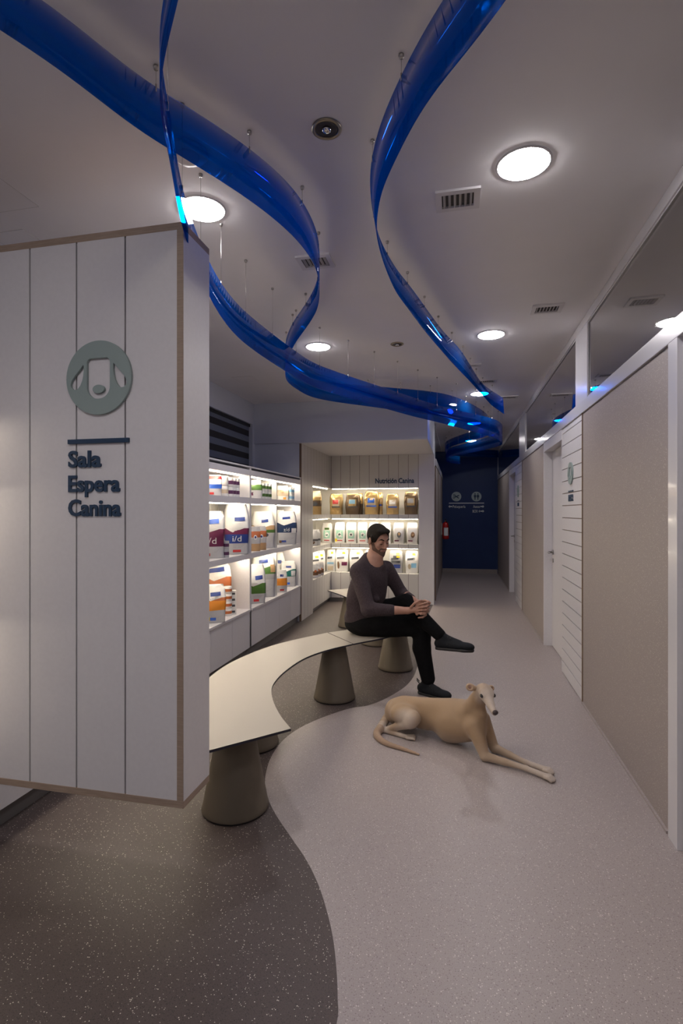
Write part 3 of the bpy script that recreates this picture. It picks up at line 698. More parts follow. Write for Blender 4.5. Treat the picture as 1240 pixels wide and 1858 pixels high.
# ================================================================== PET FOOD
def bag(label, group, w, d, h, bands_, x, y, z, rz, logos=(), fold=0.0, pinch=.10, name='pet_food_bag', words=None, seed=0):
    """bands_: (t0, material) from the bottom up; logos: (cx, cy, hw, hh, material) on the front in units of w/2 and h"""
    rnd = random.Random(seed or hash(label) & 0xffff)
    t = thing(name, label, 'pet food bag', (x, y, z), rz, group)
    rnd_f = rnd.uniform(.0, .16) if fold == 0 and name == 'pet_food_bag' and group[0] == 'p' else fold; fold = rnd_f
    lv = sorted(set([0, .02, .1, .2, .3, .4, .5, .6, .7, .78, .86, .93, .965, 1.0] + [b[0] for b in bands_]))
    ph = [rnd.uniform(0, 6.28) for _ in range(4)]
    def half(tt):
        wd = w/2*(1 - .045*math.sin(2*PI*tt+ph[1]*.3)) * (1 if tt < .8 else 1-.14*((tt-.8)/.2)**2)
        dd = d/2*(1 + .12*math.sin(PI*min(tt*1.2, 1))) if tt < .55 else d/2*(1.1 - (1.1-pinch)*min(1, ((tt-.55)/.40))**1.15)
        return wd, max(dd, .004)
    def off(tt): return fold*max(0, tt-.35)**1.5*h
    def surf(u, tt):       # u -1..1 across front
        wd, dd = half(tt); yy = -dd*(1 - .35*abs(u)**3) + off(tt) + .006*math.sin(9*tt+ph[0]+2.5*u)*(1 if tt > .05 else 0) + .003*math.sin(23*tt+ph[2]-4*u)*(1 if tt > .05 else 0)
        return Vector((u*wd, yy, tt*h))
    bm = bmesh.new(); rings = []
    U = [-1, -.8, -.4, 0, .4, .8, 1]
    for tt in lv:
        wd, dd = half(tt)
        fr = [surf(u, tt) for u in U]; bk = [Vector((u*wd, dd*(1-.35*abs(u)**3) + off(tt), tt*h)) for u in reversed(U)]
        inner = [Vector((wd*(.93 if .1 < tt < .9 else .98), off(tt), tt*h))]; inner2 = [Vector((-wd*(.93 if .1 < tt < .9 else .98), off(tt), tt*h))]
        rings.append([bm.verts.new(p) for p in fr + inner + bk + inner2])
    mats = []; 
    for b in bands_:
        if b[1] not in mats: mats.append(b[1])
    for i in range(len(lv)-1):
        tm = (lv[i]+lv[i+1])/2; mm = [b[1] for b in bands_ if b[0] <= tm][-1]
        n = len(rings[0])
        for k in range(n):
            f = bm.faces.new((rings[i][k], rings[i][(k+1)%n], rings[i+1][(k+1)%n], rings[i+1][k])); f.material_index = mats.index(mm); f.smooth = True
    bm.faces.new(list(reversed(rings[0]))); bm.faces.new(rings[-1]).material_index = len(mats)-1
    obj('bag', bm, [M['p_'+q] for q in mats], t)
    for li, lg in enumerate(logos):
        OFF = Vector((0, -.0018 - .0009*li, 0)); cx, cy, hw, hh, mm = lg[:5]; rd = lg[5] if len(lg) > 5 else 0
        bm = bmesh.new(); N_ = 6
        if rd:
            n = 20; c = bm.verts.new(surf(cx, cy) + OFF)
            rg = [bm.verts.new(surf(cx + hw*math.cos(2*PI*i/n), cy + hh*math.sin(2*PI*i/n)) + OFF) for i in range(n)]
            for i in range(n): bm.faces.new((c, rg[i], rg[(i+1)%n]))
        else:
            gpt = [[bm.verts.new(surf(cx - hw + 2*hw*i/N_, cy - hh + 2*hh*j/3 + (lg[6]*(i/N_-.5) if len(lg) > 6 else 0)) + OFF) for j in range(4)] for i in range(N_+1)]
            for i in range(N_):
                for j in range(3): bm.faces.new((gpt[i][j], gpt[i+1][j], gpt[i+1][j+1], gpt[i][j+1]))
        obj('printed_mark', bm, M['p_'+mm], t, True)
    if group[0] == 'p' and w > .16:
        tb = [b[0] for b in bands_ if b[1] == 'white']
        if tb and tb[-1] > .4:        # pointed white flap over the coloured band
            t0 = tb[-1]; bm = bmesh.new(); n_ = 8; a_ = []; c_ = []
            for i in range(n_+1):
                u = -.9 + 1.5*i/n_; dp = .085*(1 - abs(i/n_ - .35)/.65) if i/n_ > .35 else .085*(i/n_)/.35
                a_.append(bm.verts.new(surf(u, t0+.01) + Vector((0,-.0012,0)))); c_.append(bm.verts.new(surf(u, t0-max(dp,0)) + Vector((0,-.0012,0))))
            for i in range(n_): bm.faces.new((c_[i], c_[i+1], a_[i+1], a_[i]))
            obj('flap', bm, M['p_white'], t)
        bm = bmesh.new()
        for i in range(4):
            cy = .20 - .022*i; q = [surf(u, cy+e_) + Vector((0,-.0012,0)) for u, e_ in ((-.35,0),(.75-.12*i,0),(.75-.12*i,.006),(-.35,.006))]
            bm.faces.new([bm.verts.new(p) for p in q])
        obj('small_print', bm, M['p_grey'], t)
    if words:
        s, cy, wdt, hgt = words[:4]; cx = words[4] if len(words) > 4 else 0
        p = surf(cx, cy); text('printed_words', s, wdt, FACE_CAM((p.x, p.y-.0045, p.z)), M['p_white'], t, .002, .0, hgt, 'CENTER')
    return t
def can(label, group, r, h, x, y, z, body, band, top='silver'):
    t = thing('food_can', label, 'can', (x, y, z), random.uniform(-.4, .4), group)
    bm = bmesh.new(); lathe(bm, [(r*.96, 0), (r, .002), (r, h*.30)], 20, cap=False, mi=0); lathe(bm, [(r, h*.30), (r, h*.68)], 20, cap=False, mi=1); lathe(bm, [(r, h*.68), (r, h-.002), (r*.96, h)], 20, cap=False, mi=0)
    obj('label_wrap', bm, [M['p_'+body], M['p_'+band]], t)
    bm = bmesh.new(); lathe(bm, [(r*.955, .0005), (r*.95, h*.5), (r*.955, h-.003)], 20); obj('tin', bm, M['p_'+top], t, True)
G1, G2, G3 = 'pet food on the top shelf row', 'pet food on the middle shelf row', 'pet food on the bottom shelf row'
def sh(px, X=-2.16, ext=.105):
    y = PX(px, X)
    for a, b in ((4.07, 4.895), (4.945, 5.765), (5.80, 6.615)):
        if a - .1 < y < b + .12 : y = min(max(y, a + ext if a > 4.1 else 3.5), b - ext); break
    return y
Z1, Z2, Z3 = 1.5935, 1.0375, .4825
R45 = math.radians(32)
# --- top row
bag('small white bag with blue mark at the left end of the top shelf', G1, .13, .05, .19, [(0,'foil'),(.35,'blue'),(.55,'white'),(.8,'redp'),(.95,'white')], -2.13, sh(389,-2.13), Z1, R45, [(-.4,.12,.3,.05,'redp')])
g = 'white and plum food cans on the top shelf'
yy = sh(402, -2.14)
for k in range(2): can('wide pale can, %s of the pair left of the plum cans' % ('lower', 'upper')[k], g, .045, .095, -2.12, yy, Z1+k*.0955, 'white', ('beige','white')[k])
names = ['left', 'middle', 'right', 'rightmost']
for j in range(3):
    for k in range(2): can('plum banded can, %s of the %s stack on the top shelf' % (('lower', 'upper')[k], names[j]), g, .034, .090, -2.10, yy+.095+j*.074, Z1+k*.0905, 'white', 'plum')
bag('small crimson and white bag right of the plum cans', G1, .15, .05, .20, [(0,'foil'),(.42,'crimson'),(.68,'white')], -2.18, sh(441,-2.18,.085), Z1, R45, [(.5,.5,.3,.08,'teal'),(-.4,.12,.25,.05,'redp')])
bag('small green and foil bag at the left of the second top cell', G1, .15, .05, .20, [(0,'foil'),(.45,'green'),(.75,'white')], -2.12, sh(463,-2.12), Z1, R45, [(-.6,.25,.3,.08,'maroon')])
g = 'green banded cans on the top shelf'; y0 = sh(472, -2.10)
for j in range(3):
    for k in range(2): can('green banded can, %s of the %s stack on the top shelf' % (('lower', 'upper')[k], names[j]), g, .033, .085, -2.08, y0+.02+j*.10, Z1+k*.0855, 'white', 'green')
bag('small cream bag in the last top cell', G1, .15, .05, .19, [(0,'white'),(.3,'beige'),(.7,'white')], -2.16, sh(513,-2.16), Z1, R45, [(-.2,.6,.25,.1,'tan'),(.3,.15,.25,.07,'orange')])
g = 'blue banded cans on the top shelf'; y0 = sh(525, -2.12)-.06
for j in range(2):
    for k in range(2): can('pale blue banded can, %s of the %s stack near the alcove' % (('lower', 'upper')[k], ('left', 'right')[j]), g, .033, .085, -2.09, y0+j*.08, Z1+k*.0855, 'white', 'sky')
bag('small grey and white bag at the far right of the top shelf', G1, .14, .05, .19, [(0,'foil'),(.2,'charcoal'),(.45,'foil'),(.6,'white')], -2.18, sh(541,-2.18,.075), Z1, R45)
# --- middle row
bag('maroon banded white bag marked i/d at the left of the middle shelf', G2, .22, .10, .42, [(0,'foil'),(.25,'maroon'),(.62,'white')], -2.15, sh(384,-2.15), Z2, R45-.1, [(.15,.78,.42,.05,'blue',0,.02),(-.4,.08,.3,.03,'redp')], words=('i/d', .31, .085, .055))
bag('grey foil bag standing behind between the two i/d bags', G2, .16, .05, .40, [(0,'foil'),(.3,'grey'),(.35,'foil'),(.62,'maroon'),(.64,'silver'),(.88,'maroon'),(.93,'silver')], -2.28, sh(411,-2.28), Z2, R45)
bag('tall white bag with plum and navy bands marked i/d', G2, .23, .10, .49, [(0,'foil'),(.22,'navyb'),(.40,'maroon'),(.52,'white')], -2.115, sh(431,-2.115), Z2, R45-.05, [(.25,.70,.42,.038,'navyb',0,.01),(0,.07,.35,.025,'redp')], words=('i/d', .26, .085, .055))
g = 'small cans at the front of the middle shelf'
for k in range(2): can('small plum banded can, %s of two before the i/d bags' % ('lower', 'upper')[k], g, .030, .075, -2.055, sh(410,-2.055), Z2+k*.0755, 'foil', 'plum')
for i, px in enumerate((463, 474)):
    bag('small tan pouch, %s of the pair in the middle cell' % ('left', 'right')[i], G2, .11, .05, .26, [(0,'tan'),(.3,'foil'),(.55,'rust'),(.8,'foil')], -2.09, sh(px,-2.09), Z2, R45, [(0,.55,.35,.1,'white',1),(0,.56,.18,.05,'navyb',1)], name='pet_food_pouch')
bag('white topped bag with tan and green bands in the middle cell', G2, .25, .11, .42, [(0,'foil'),(.42,'green'),(.5,'tan'),(.62,'white')], -2.17, sh(488,-2.17), Z2, R45, [(.1,.74,.32,.04,'navyb',0,.02),(-.1,.10,.3,.035,'redp'),(-.1,.36,.5,.07,'charcoal',1)])
bag('white and dark navy bag marked z/d in the last middle cell', G2, .25, .10, .42, [(0,'foil'),(.36,'inkblue'),(.66,'white')], -2.13, sh(520,-2.13,.12), Z2, R45, [(-.05,.80,.42,.035,'navyb',0,.02),(.65,.42,.25,.07,'white'),(-.45,.10,.3,.03,'navyb'),(-.75,.09,.12,.04,'brown')], words=('z/d', .40, .075, .045, -.1))
bag('plain white bag behind the z/d bag', G2, .16, .06, .44, [(0,'charcoal'),(.1,'foil'),(.5,'charcoal'),(.7,'white')], -2.27, sh(509,-2.27), Z2, R45)
# --- bottom row
bag('tall white and orange bag at the back left of the bottom shelf', G3, .24, .09, .47, [(0,'orange'),(.35,'tan'),(.5,'rust'),(.72,'white')], -2.275, sh(396,-2.275), Z3, R45, [(-.1,.86,.6,.045,'navyb',0,.03)])
bag('orange banded white bag at the front left of the bottom shelf', G3, .19, .08, .33, [(0,'foil'),(.33,'orange'),(.58,'rust'),(.66,'white')], -2.085, sh(389,-2.085), Z3, R45, [(.1,.75,.45,.05,'navyb',0,.02),(-.2,.11,.3,.04,'blue'),(-.6,.11,.15,.05,'yellow')])
g = 'white banded cans on the bottom shelf'
for k in range(4): can('white and rust can, %s of the stack of four on the bottom shelf' % ('lowest','second','third','topmost')[k], g, .042, .068, -2.10, sh(413,-2.10), Z3+k*.0685, 'white', 'rust')
for k in range(4): 
    t = tag(box('food_box', (-.028,.028,-.026,.026,0,.056), M['p_white']), 'tiny white carton, %s of four beside the can stack' % ('lowest','second','third','topmost')[k], 'box', 'small cartons on the bottom shelf')
    t.location = (-2.075, sh(423,-2.075), Z3 + k*.0565); t.rotation_euler = (0,0,.6)
    box('printed_mark', (-.015,.015,-.0268,-.026,.018,.038), M['p_charcoal'], t)
bag('white and orange bag right of the can stack', G3, .20, .09, .33, [(0,'foil'),(.32,'orange'),(.52,'rust'),(.62,'foil')], -2.19, sh(434,-2.19), Z3, R45, [(.1,.66,.3,.05,'navyb'),(-.3,.12,.3,.04,'navyb'),(.7,.42,.25,.06,'charcoal')])
bag('tall green banded bag at the left of the second bottom cell', G3, .20, .09, .41, [(0,'foil'),(.25,'green'),(.52,'white')], -2.10, sh(464,-2.10), Z3, R45, [(.3,.66,.4,.05,'navyb',0,.02),(0,.08,.3,.03,'redp')])
bag('large white bag with dark green band in the second bottom cell', G3, .26, .11, .475, [(0,'foil'),(.42,'grey'),(.55,'green'),(.74,'white')], -2.17, sh(487,-2.17), Z3, R45, [(0,.85,.4,.04,'navyb',0,.02),(.75,.68,.2,.09,'tan'),(-.2,.10,.3,.035,'redp')])
bag('white bag at the back of the last bottom cell', G3, .14, .07, .44, [(0,'foil'),(.5,'white')], -2.27, sh(509,-2.27), Z3, R45, [(0,.72,.35,.05,'navyb')])
bag('small orange bag in the last bottom cell', G3, .13, .06, .27, [(0,'foil'),(.3,'orange'),(.62,'white')], -2.08, sh(511,-2.08), Z3, R45, [(0,.74,.35,.05,'navyb'),(0,.10,.4,.035,'redp')])
bag('small white and teal bag at the right of the bottom shelf', G3, .19, .08, .33, [(0,'foil'),(.40,'teal'),(.68,'white')], -2.15, sh(526,-2.15), Z3, R45, [(0,.77,.35,.04,'navyb'),(.6,.52,.3,.10,'foil'),(-.2,.13,.3,.04,'blue')])
# --- alcove niches
GA, GB, GC = 'gold bags in the top niche', 'white bags in the middle niche', 'white bags in the lowest niche'
YG = YN + .13
def ax(px, Y=YG): return PY(px, 900, Y).x
ZG = 1.4105
gold = [(611, .21, .34, 'gold', 'redp', 'gold bag with a red picture, leftmost on the back wall'), (641, .23, .345, 'bronze', 'sky', 'dark gold bag with a pale blue picture'),
        (675, .23, .375, 'gold', 'blue', 'tallest gold bag with blue stripe above the man'), (713, .20, .33, 'gold', 'white', 'gold bag with white panel and blue points'), (746.5, .21, .365, 'bronze', 'grey', 'dark bronze bag at the right end of the top niche')]
for px, w_, h_, c, pc, l in gold:
    bag(l, GA, w_, .10, h_, [(0,'bronze' if c=='bronze' else 'gold'),(.82, c if c!='bronze' else 'bronze'),(.93,'gold')], ax(px), YG, ZG, random.uniform(-.06,.10),
        [(0,.55,.55,.17,'gold' if c=='bronze' else 'beige'),(-.05,.60,.45,.10,pc),(0,.36,.7,.03,'blue' if pc in ('blue','white') else 'charcoal',0,0)], pinch=.2)
bag('gold bag side on in front of the tallest gold bag edge', GA, .07, .12, .36, [(0,'gold'),(.4,'bronze'),(.45,'gold')], ax(690), YG+.07, ZG, .1, [(0,.42,.5,.04,'blue')], pinch=.3)
bag('gold bag side on beside the dark gold bag', GA, .06, .12, .35, [(0,'bronze'),(.5,'gold')], ax(654), YG+.07, ZG, .1, pinch=.3)
bag('pale gold bag in the side part of the top niche', GA, .20, .10, .37, [(0,'gold'),(.35,'bronze'),(.6,'gold'),(.75,'beige')], -2.19, PX(571.5,-2.19), ZG, R45, [(-.2,.45,.5,.08,'charcoal',1)], pinch=.2)
ZW = .9405
row2 = [(593,'mint',1),(617,'mint',1),(638,'mint',0),(658.5,'mint',0),(679,'foil',0),(700,'foil',0),(724,'brown',2),(748.5,'brown',2)]
l2 = ['white and green bag in the niche corner','white bag with mint band and yellow spot','white bag with pale mint panel, third in the middle niche','white bag with faint mint panel left of the man','white bag directly behind the man','white bag right behind the head of the man','white bag with dark pet photo right of the man','white bag with brown dog photo at the right end']
for i, (px, c, kd) in enumerate(row2):
    lg = []
    if kd <= 1 and c == 'mint': lg = [(0,.42,.62,.20,'mint'),(0,.40,.38,.12,'white',1),(0,.41,.2,.05,'charcoal',1),(0,.12,.55,.02,'redp')]
    if i == 0: lg.append((0,.70,.45,.05,'green'))
    if i == 1: lg.append((-.7,.14,.22,.07,'yellow'))
    if kd == 2: lg = [(.1,.42,.36,.14,('charcoal','brown')[i-6],1),(.1,.46,.2,.07,'tan',1),(-.35,.14,.42,.03,'maroon')]
    bag(l2[i], GB, .175, .085, .34 if i else .33, [(0,'white' if kd != 2 else 'silver'),(.75,'white')], ax(px), YG+(.02 if i else .05), ZW, random.uniform(-.05,.05), lg)
for i, px in enumerate((569.5, 574.5)):
    bag('small foil pouch with dark pictures, %s in the side of the middle niche' % ('nearer','farther')[i], GB, .12, .06, .24, [(0,'foil'),(.3,'charcoal'),(.42,'foil')], -2.12, PX(px,-2.12), ZW, R45, [(-.2,.2,.4,.09,'brown',1)], name='pet_food_pouch')
ZL = .4705
row3 = [(601,.15,'white',0),(621,.21,'white',1),(647,.22,'white',2),(674,.2,'white',2),(719,.21,'grey',3),(748,.20,'white',4)]
l3 = ['white bag with black and yellow heading in the lowest niche corner','white bag with maroon box and brown dog picture','white bag with black headline beside the shoulder of the man','white bag hidden mostly behind the man','grey bag with yellow and black heading right of the man','white bag with sky blue picture, rightmost of the lowest niche']
for i, (px, w_, c, k) in enumerate(row3):
    lg = [(-.15,.63,.55,.045,'charcoal',0,.03),(.3,.85,.25,.05,'yellow')]
    if k == 0: lg += [(0,.38,.7,.04,'sky'),(0,.15,.6,.1,'beige')]
    if k == 1: lg += [(.45,.37,.42,.08,'maroon'),(-.5,.30,.18,.17,'brown',1)]
    if k == 3: lg += [(.1,.72,.5,.05,'charcoal'),(.35,.72,.25,.035,'yellow'),(0,.5,.65,.05,'charcoal'),(.2,.30,.5,.08,'navyb')]
    if k == 4: lg += [(.3,.35,.4,.10,'sky'),(-.4,.3,.25,.12,'beige',1)]
    bag(l3[i], GC, w_, .09, .36, [(0,c),(.72,c if k == 3 else 'white'),(.9,'white')], ax(px), YG+.01, ZL, random.uniform(-.05,.05), lg)
for i, px in enumerate((571, 579.5)):
    bag('white bag with black and yellow heading, %s in the side of the lowest niche' % ('nearer','farther')[i], GC, .19, .08, .35, [(0,'white')], -2.20, PX(px,-2.20), ZL, R45, [(0,.62,.6,.04,'charcoal',0,.03),(.3,.78,.3,.05,'yellow'),(0,.3,.6,.10,'sky')])
for i, px in enumerate((572, 577.5, 582.5)):
    bag('little brown and white pouch, %s along the front of the lowest niche side' % ('first','second','third')[i], GC, .09, .04, .20, [(0,'foil'),(.2,'brown'),(.5,'foil')], -2.065, PX(px,-2.065), ZL, R45, [(0,.5,.4,.1,'rust',1)], name='pet_food_pouch')

# ================================================================== SIGNS IN THE CORRIDOR
def box_sign(y, word, label):
    s = thing('door_sign', label, 'sign', (0,0,0))
    dog_disc(.093, FACE_LEFT((XR-.0015, y, 1.773)), s)
    box('rule', (XR-.007, XR-.0012, y-.09, y+.09, 1.618, 1.630), M['navy'], s)
    text('lettering', word, .18, FACE_LEFT((XR-.001, y+.09, 1.543)), M['navy'], s, .006, .035, .052)
box_sign(4.69, 'BOX 2', 'dog face disc and BOX 2 lettering beside the nearer door')
box_sign(8.55, 'BOX 1', 'dog face disc and BOX 1 lettering beside the farther door')
ws = thing('direction_sign', 'pale grey discs, arrows and white words Peluquería, Aseos, BOX 4 on the navy wall', 'sign', (0,0,0))
YW = YB - .0005
def wp(px, py): return PY(px, py, YW)
for k, (px, py) in enumerate(((828.5, 901), (865, 901))):
    c = wp(px, py); d = shape('disc', [circ(0, 0, .115, n=40)], FACE_CAM(c), .006, M['sign_grey'], ws)
    F = FACE_CAM((c.x, c.y-.0062, c.z))
    if k == 0:
        L = []
        for a in (25, -35):
            ca, sa = math.cos(math.radians(a)), math.sin(math.radians(a))
            shape('scissor_blade', [[(ca*x - sa*y, sa*x + ca*y) for x, y in ((-.05,-.009),(.07,-.012),(.075,.0),(.06,.012),(-.05,.009))]], F, .003, M['navy'], d)
            cx, cy = -.06*ca, -.06*sa
            shape('scissor_ring', [circ(cx, cy, .024, n=20), circ(cx, cy, .013, n=20)], F, .003, M['navy'], d)
    else:
        for s_ in (-.033, .033):
            shape('person_icon', [circ(s_, .062, .015, n=16)], F, .003, M['navy'], d)
            shape('person_icon', [[(s_-.026,.04),(s_+.026,.04),(s_+.024 if s_ < 0 else s_+.03,-.02),(s_+.012,-.02),(s_+.010,-.075),(s_-.010,-.075),(s_-.012,-.02),(s_-.024 if s_ < 0 else s_-.03,-.02)]], F, .003, M['navy'], d)
a, b_ = wp(815, 913), wp(879, 913); box('rule', (a.x, b_.x, YW-.005, YW, a.z-.010, a.z+.010), M['sign_white'], ws)
def arrow(px, py, s_):
    c = wp(px, py); shape('arrow', [[(s_*.045,0),(s_*.01,.034),(s_*.01,.014),(-s_*.045,.014),(-s_*.045,-.014),(s_*.01,-.014),(s_*.01,-.034)]], FACE_CAM(c), .004, M['sign_white'], ws)
arrow(817.5, 919, -1); arrow(875.5, 919, 1); arrow(875.5, 927.5, 1)
for s_, x0, x1, y in (('Peluquería', 822, 845, 921.5), ('Aseos', 859, 871, 921.5), ('BOX 4', 858, 871, 930)):
    a, b_ = wp(x0, y), wp(x1, y); text('lettering', s_, b_.x-a.x, FACE_CAM(a), M['sign_white'], ws, .004, .01, .066)
# extinguisher on the corridor wall
q = PY(803, 980, 11.9); ex = thing('fire_extinguisher', 'red fire extinguisher hanging at the left end of the navy wall', 'fire extinguisher', (-.255, 12.0, .84))
bm = bmesh.new(); lathe(bm, [(.055,0),(.072,.01),(.074,.03),(.074,.30),(.066,.345),(.035,.375),(.022,.385)], 28); obj('cylinder', bm, M['red'], ex, True)
bm = bmesh.new(); tube(bm, [(0,0,.38),(0,0,.42)], .018, 12); obj('valve', bm, M['steel'], ex)
bm = bmesh.new(); bx(bm, -.012,.012,-.05,.06,.42,.432); bx(bm,-.010,.010,-.055,.04,.445,.455); bx(bm,-.01,.01,.02,.035,.43,.447); obj('lever', bm, M['black'], ex)
bm = bmesh.new(); tube(bm, [(0,-.015,.40),(.06,-.05,.38),(.085,-.06,.25),(.080,-.05,.12)], .010, 8); obj('hose', bm, M['black'], ex, True)
bm = bmesh.new()
for i in range(9):
    a0 = math.radians(-120 + i*9); a1 = math.radians(-120+(i+1)*9)
    bm.faces.new([bm.verts.new((.0748*math.cos(a), .0748*math.sin(a), z)) for a, z in ((a0,.08),(a1,.08),(a1,.26),(a0,.26))])
obj('label', bm, M['sign_white'], ex)
box('bracket', (-.092,-.072,-.03,.03,.10,.36), M['steel'], ex)

# ================================================================== MAN
man = thing('person', 'man in a plum sweater and black trousers sitting cross-legged on the bench', 'person', (0,0,0))
V3 = lambda p: np.array(p, float)
hd = V3(PY(686.5, 980.5, 4.27)); s = 1.04
fy = math.radians(-44); pit = math.radians(-18)
f_ = np.array([math.cos(fy)*math.cos(pit), math.sin(fy)*math.cos(pit), math.sin(pit)])
r_ = np.cross(f_, [0,0,1]); r_ /= np.linalg.norm(r_); 
u_ = np.cross(r_, f_)
roll = math.radians(-3); r2 = r_*math.cos(roll)+u_*math.sin(roll); u_ = -r_*math.sin(roll)+u_*math.cos(roll); r_ = r2
HR = np.stack([r_, f_, u_], 1)
def H(r, f, u): return hd + s*(r*r_ + f*f_ + u*u_)
Sr, Sl = V3(PY(650,1038,4.15)), V3(PY(702,1032,4.36))
Er, El = V3(PY(669,1106,4.02)), V3(PY(728,1076,4.40))
Wr, Wl = V3(PY(740,1108,4.04)), V3(PY(757,1094,4.20))
Pv = V3(PY(664,1126,4.28)); Ch = V3(PY(671,1058,4.27)); Nk = V3(PY(678,1022,4.27))
Hr, Hl = V3(PY(664,1134,4.20)), V3(PY(670,1120,4.38))
Kr, Kl = V3(PY(766,1137,4.20)), V3(PY(737,1094,4.24))
Ar, Al = V3(PY(777,1240,4.20)), V3(PY(798,1152,4.06))
def head(S, d=0.0, k=.02):
    S.ell(H(0,-.012,.030), s*(np.array([.074,.094,.088])+d), HR, k); S.ell(H(0,.030,-.040), s*(np.array([.056,.062,.068])+d), HR, k)
    S.cap(H(-.036,.02,-.062), H(0,.062,-.092), s*(.022+d), s*(.020+d), k); S.cap(H(.036,.02,-.062), H(0,.062,-.092), s*(.022+d), s*(.020+d), k)
    S.cap(H(0,.066,-.092), H(0,.068,-.086), s*(.020+d), None, k)
S = SDF((-1.05, 3.75, .0), (.15, 4.60, 1.40), .0046)
head(S)
S.cap(H(-.030,.078,.030), H(.030,.078,.030), s*.012, None, .012)           # brow ridge
S.ell(H(-.031,.088,.012), s*np.array([.016,.012,.011]), HR, .008, True); S.ell(H(.031,.088,.012), s*np.array([.016,.012,.011]), HR, .008, True)
S.cap(H(-.031,.076,.010), H(-.031,.076,.010), s*.0125, None, .004); S.cap(H(.031,.076,.010), H(.031,.076,.010), s*.0125, None, .004)
S.cap(H(0,.086,.016), H(0,.108,-.024), s*.007, s*.011, .008); S.cap(H(-.010,.094,-.030), H(.010,.094,-.030), s*.0075, None, .006)
S.ell(H(-.040,.062,-.020), s*np.array([.018,.016,.018]), HR, .015); S.ell(H(.040,.062,-.020), s*np.array([.018,.016,.018]), HR, .015)
S.cap(H(-.020,.084,-.052), H(.020,.084,-.052), s*.008, None, .01)
for q in (-1, 1):
    S.ell(H(q*.077,-.006,-.002), s*np.array([.008,.018,.031]), HR, .008); S.ell(H(q*.084,-.006,.004), s*np.array([.005,.009,.016]), HR, .005, True)
neckb = Nk + np.array([0,0,-.02])
S.cap(H(0,-.02,-.05), neckb, .052, .060, .025)
S.cap(Nk, Ch, .07, .11, .06); S.cap(Ch, Pv, .12, .115, .06); S.cap(Sr*.8+Ch*.2, Sl*.8+Ch*.2, .05, None, .06)
for A_, E_, W_ in ((Sr, Er, Wr), (Sl, El, Wl)):
    S.cap(A_, E_, .048, .040, .03); S.cap(E_, E_*.6+W_*.4, .040, .041, .015); S.cap(E_*.6+W_*.4, W_, .041, .0265, .015)
for A_, K_, F_ in ((Hr, Kr, Ar), (Hl, Kl, Al)):
    S.cap(A_, K_, .080, .055, .04); S.cap(K_, F_, .052, .036, .02)
# hands clasped round the knee
def finger(pts, r0=.0088, r1=.0070):
    n = len(pts)-1
    for i in range(n): S.cap(pts[i], pts[i+1], r0+(r1-r0)*i/n, r0+(r1-r0)*(i+1)/n, .004)
pr_ = V3(PY(756,1106,4.035)); S.cap(Wr, pr_, .024, .021, .012)
for i, (dy_, r0) in enumerate(((-7,.0088),(-2,.0090),(3,.0086),(8,.0078))):
    a = V3(PY(757,1106+dy_,4.03)); b_ = V3(PY(766.5,1103.5+dy_*1.05,4.01)); c = V3(PY(774.5,1101+dy_*1.05,4.03)); d_ = V3(PY(778.5,1099.5+dy_*1.0,4.065))
    S.cap(pr_, a, .018, .012, .008); finger([a, b_, c, d_], r0)
th = [V3(PY(746,1102,4.02)), V3(PY(753,1094.5,4.01)), V3(PY(761,1090.5,4.03)), V3(PY(766,1090,4.05))]; finger(th, .011, .0085)
pl_ = V3(PY(769,1098,4.11)); S.cap(Wl, pl_, .024, .019, .012); S.cap(V3(PY(766,1095,4.13)), V3(PY(773,1103,4.10)), .018, .018, .008)
for i, (x0, y0) in enumerate(((779,1097),(778.5,1103),(776.5,1110),(773,1116))):
    a = V3(PY(771+i*.6,1096+i*4,4.10)); b_ = V3(PY(x0,y0,4.06)); c = V3(PY(x0-5,y0+4,4.015)); d_ = V3(PY(x0-13,y0+5,4.00))
    S.cap(pl_, a, .016, .010, .008); finger([a, b_, c, d_], .0086, .0070)
finger([V3(PY(765,1093,4.12)), V3(PY(771,1090,4.08)), V3(PY(777,1091.5,4.05)), V3(PY(781,1094,4.05))], .0105, .008)
body, _ = S.mesh('body', M['skin'], man); body['label'] = 'skin of the face, neck, forearms and clasped hands'
# hair
S = SDF(hd-.17, hd+.17, .0035)
S.ell(H(0,-.014,.040), s*np.array([.081,.099,.092]), HR, .01); S.ell(H(0,.052,.094), s*np.array([.056,.036,.024]), HR, .02)
for q in (-1,1): S.cap(H(q*.072,.018,.045), H(q*.074,.012,.005), s*.012, s*.007, .012)
a = H(0, .066, .068); n1 = -(f_*.80 - u_*.60)                              # cut the face free
S2 = SDF(hd-.17, hd+.17, .0035); S2.ell(H(0,.088,-.004), s*np.array([.071,.064,.093]), HR, .008); S2.ell(H(0,.085,-.030), s*np.array([.083,.068,.066]), HR, .01); S2.ell(H(0,.04,-.075), s*np.array([.1,.09,.085]), HR, .02)
S2.ell(H(0,-.04,-.115), s*np.array([.12,.10,.075]), HR, .02); S2.ell(H(-.085,-.008,-.004), s*np.array([.02,.024,.034]), HR, .005); S2.ell(H(.085,-.008,-.004), s*np.array([.02,.024,.034]), HR, .005)
S.F = np.maximum(S.F, -S2.F); S.mesh('hair', M['hair'], man, 1)
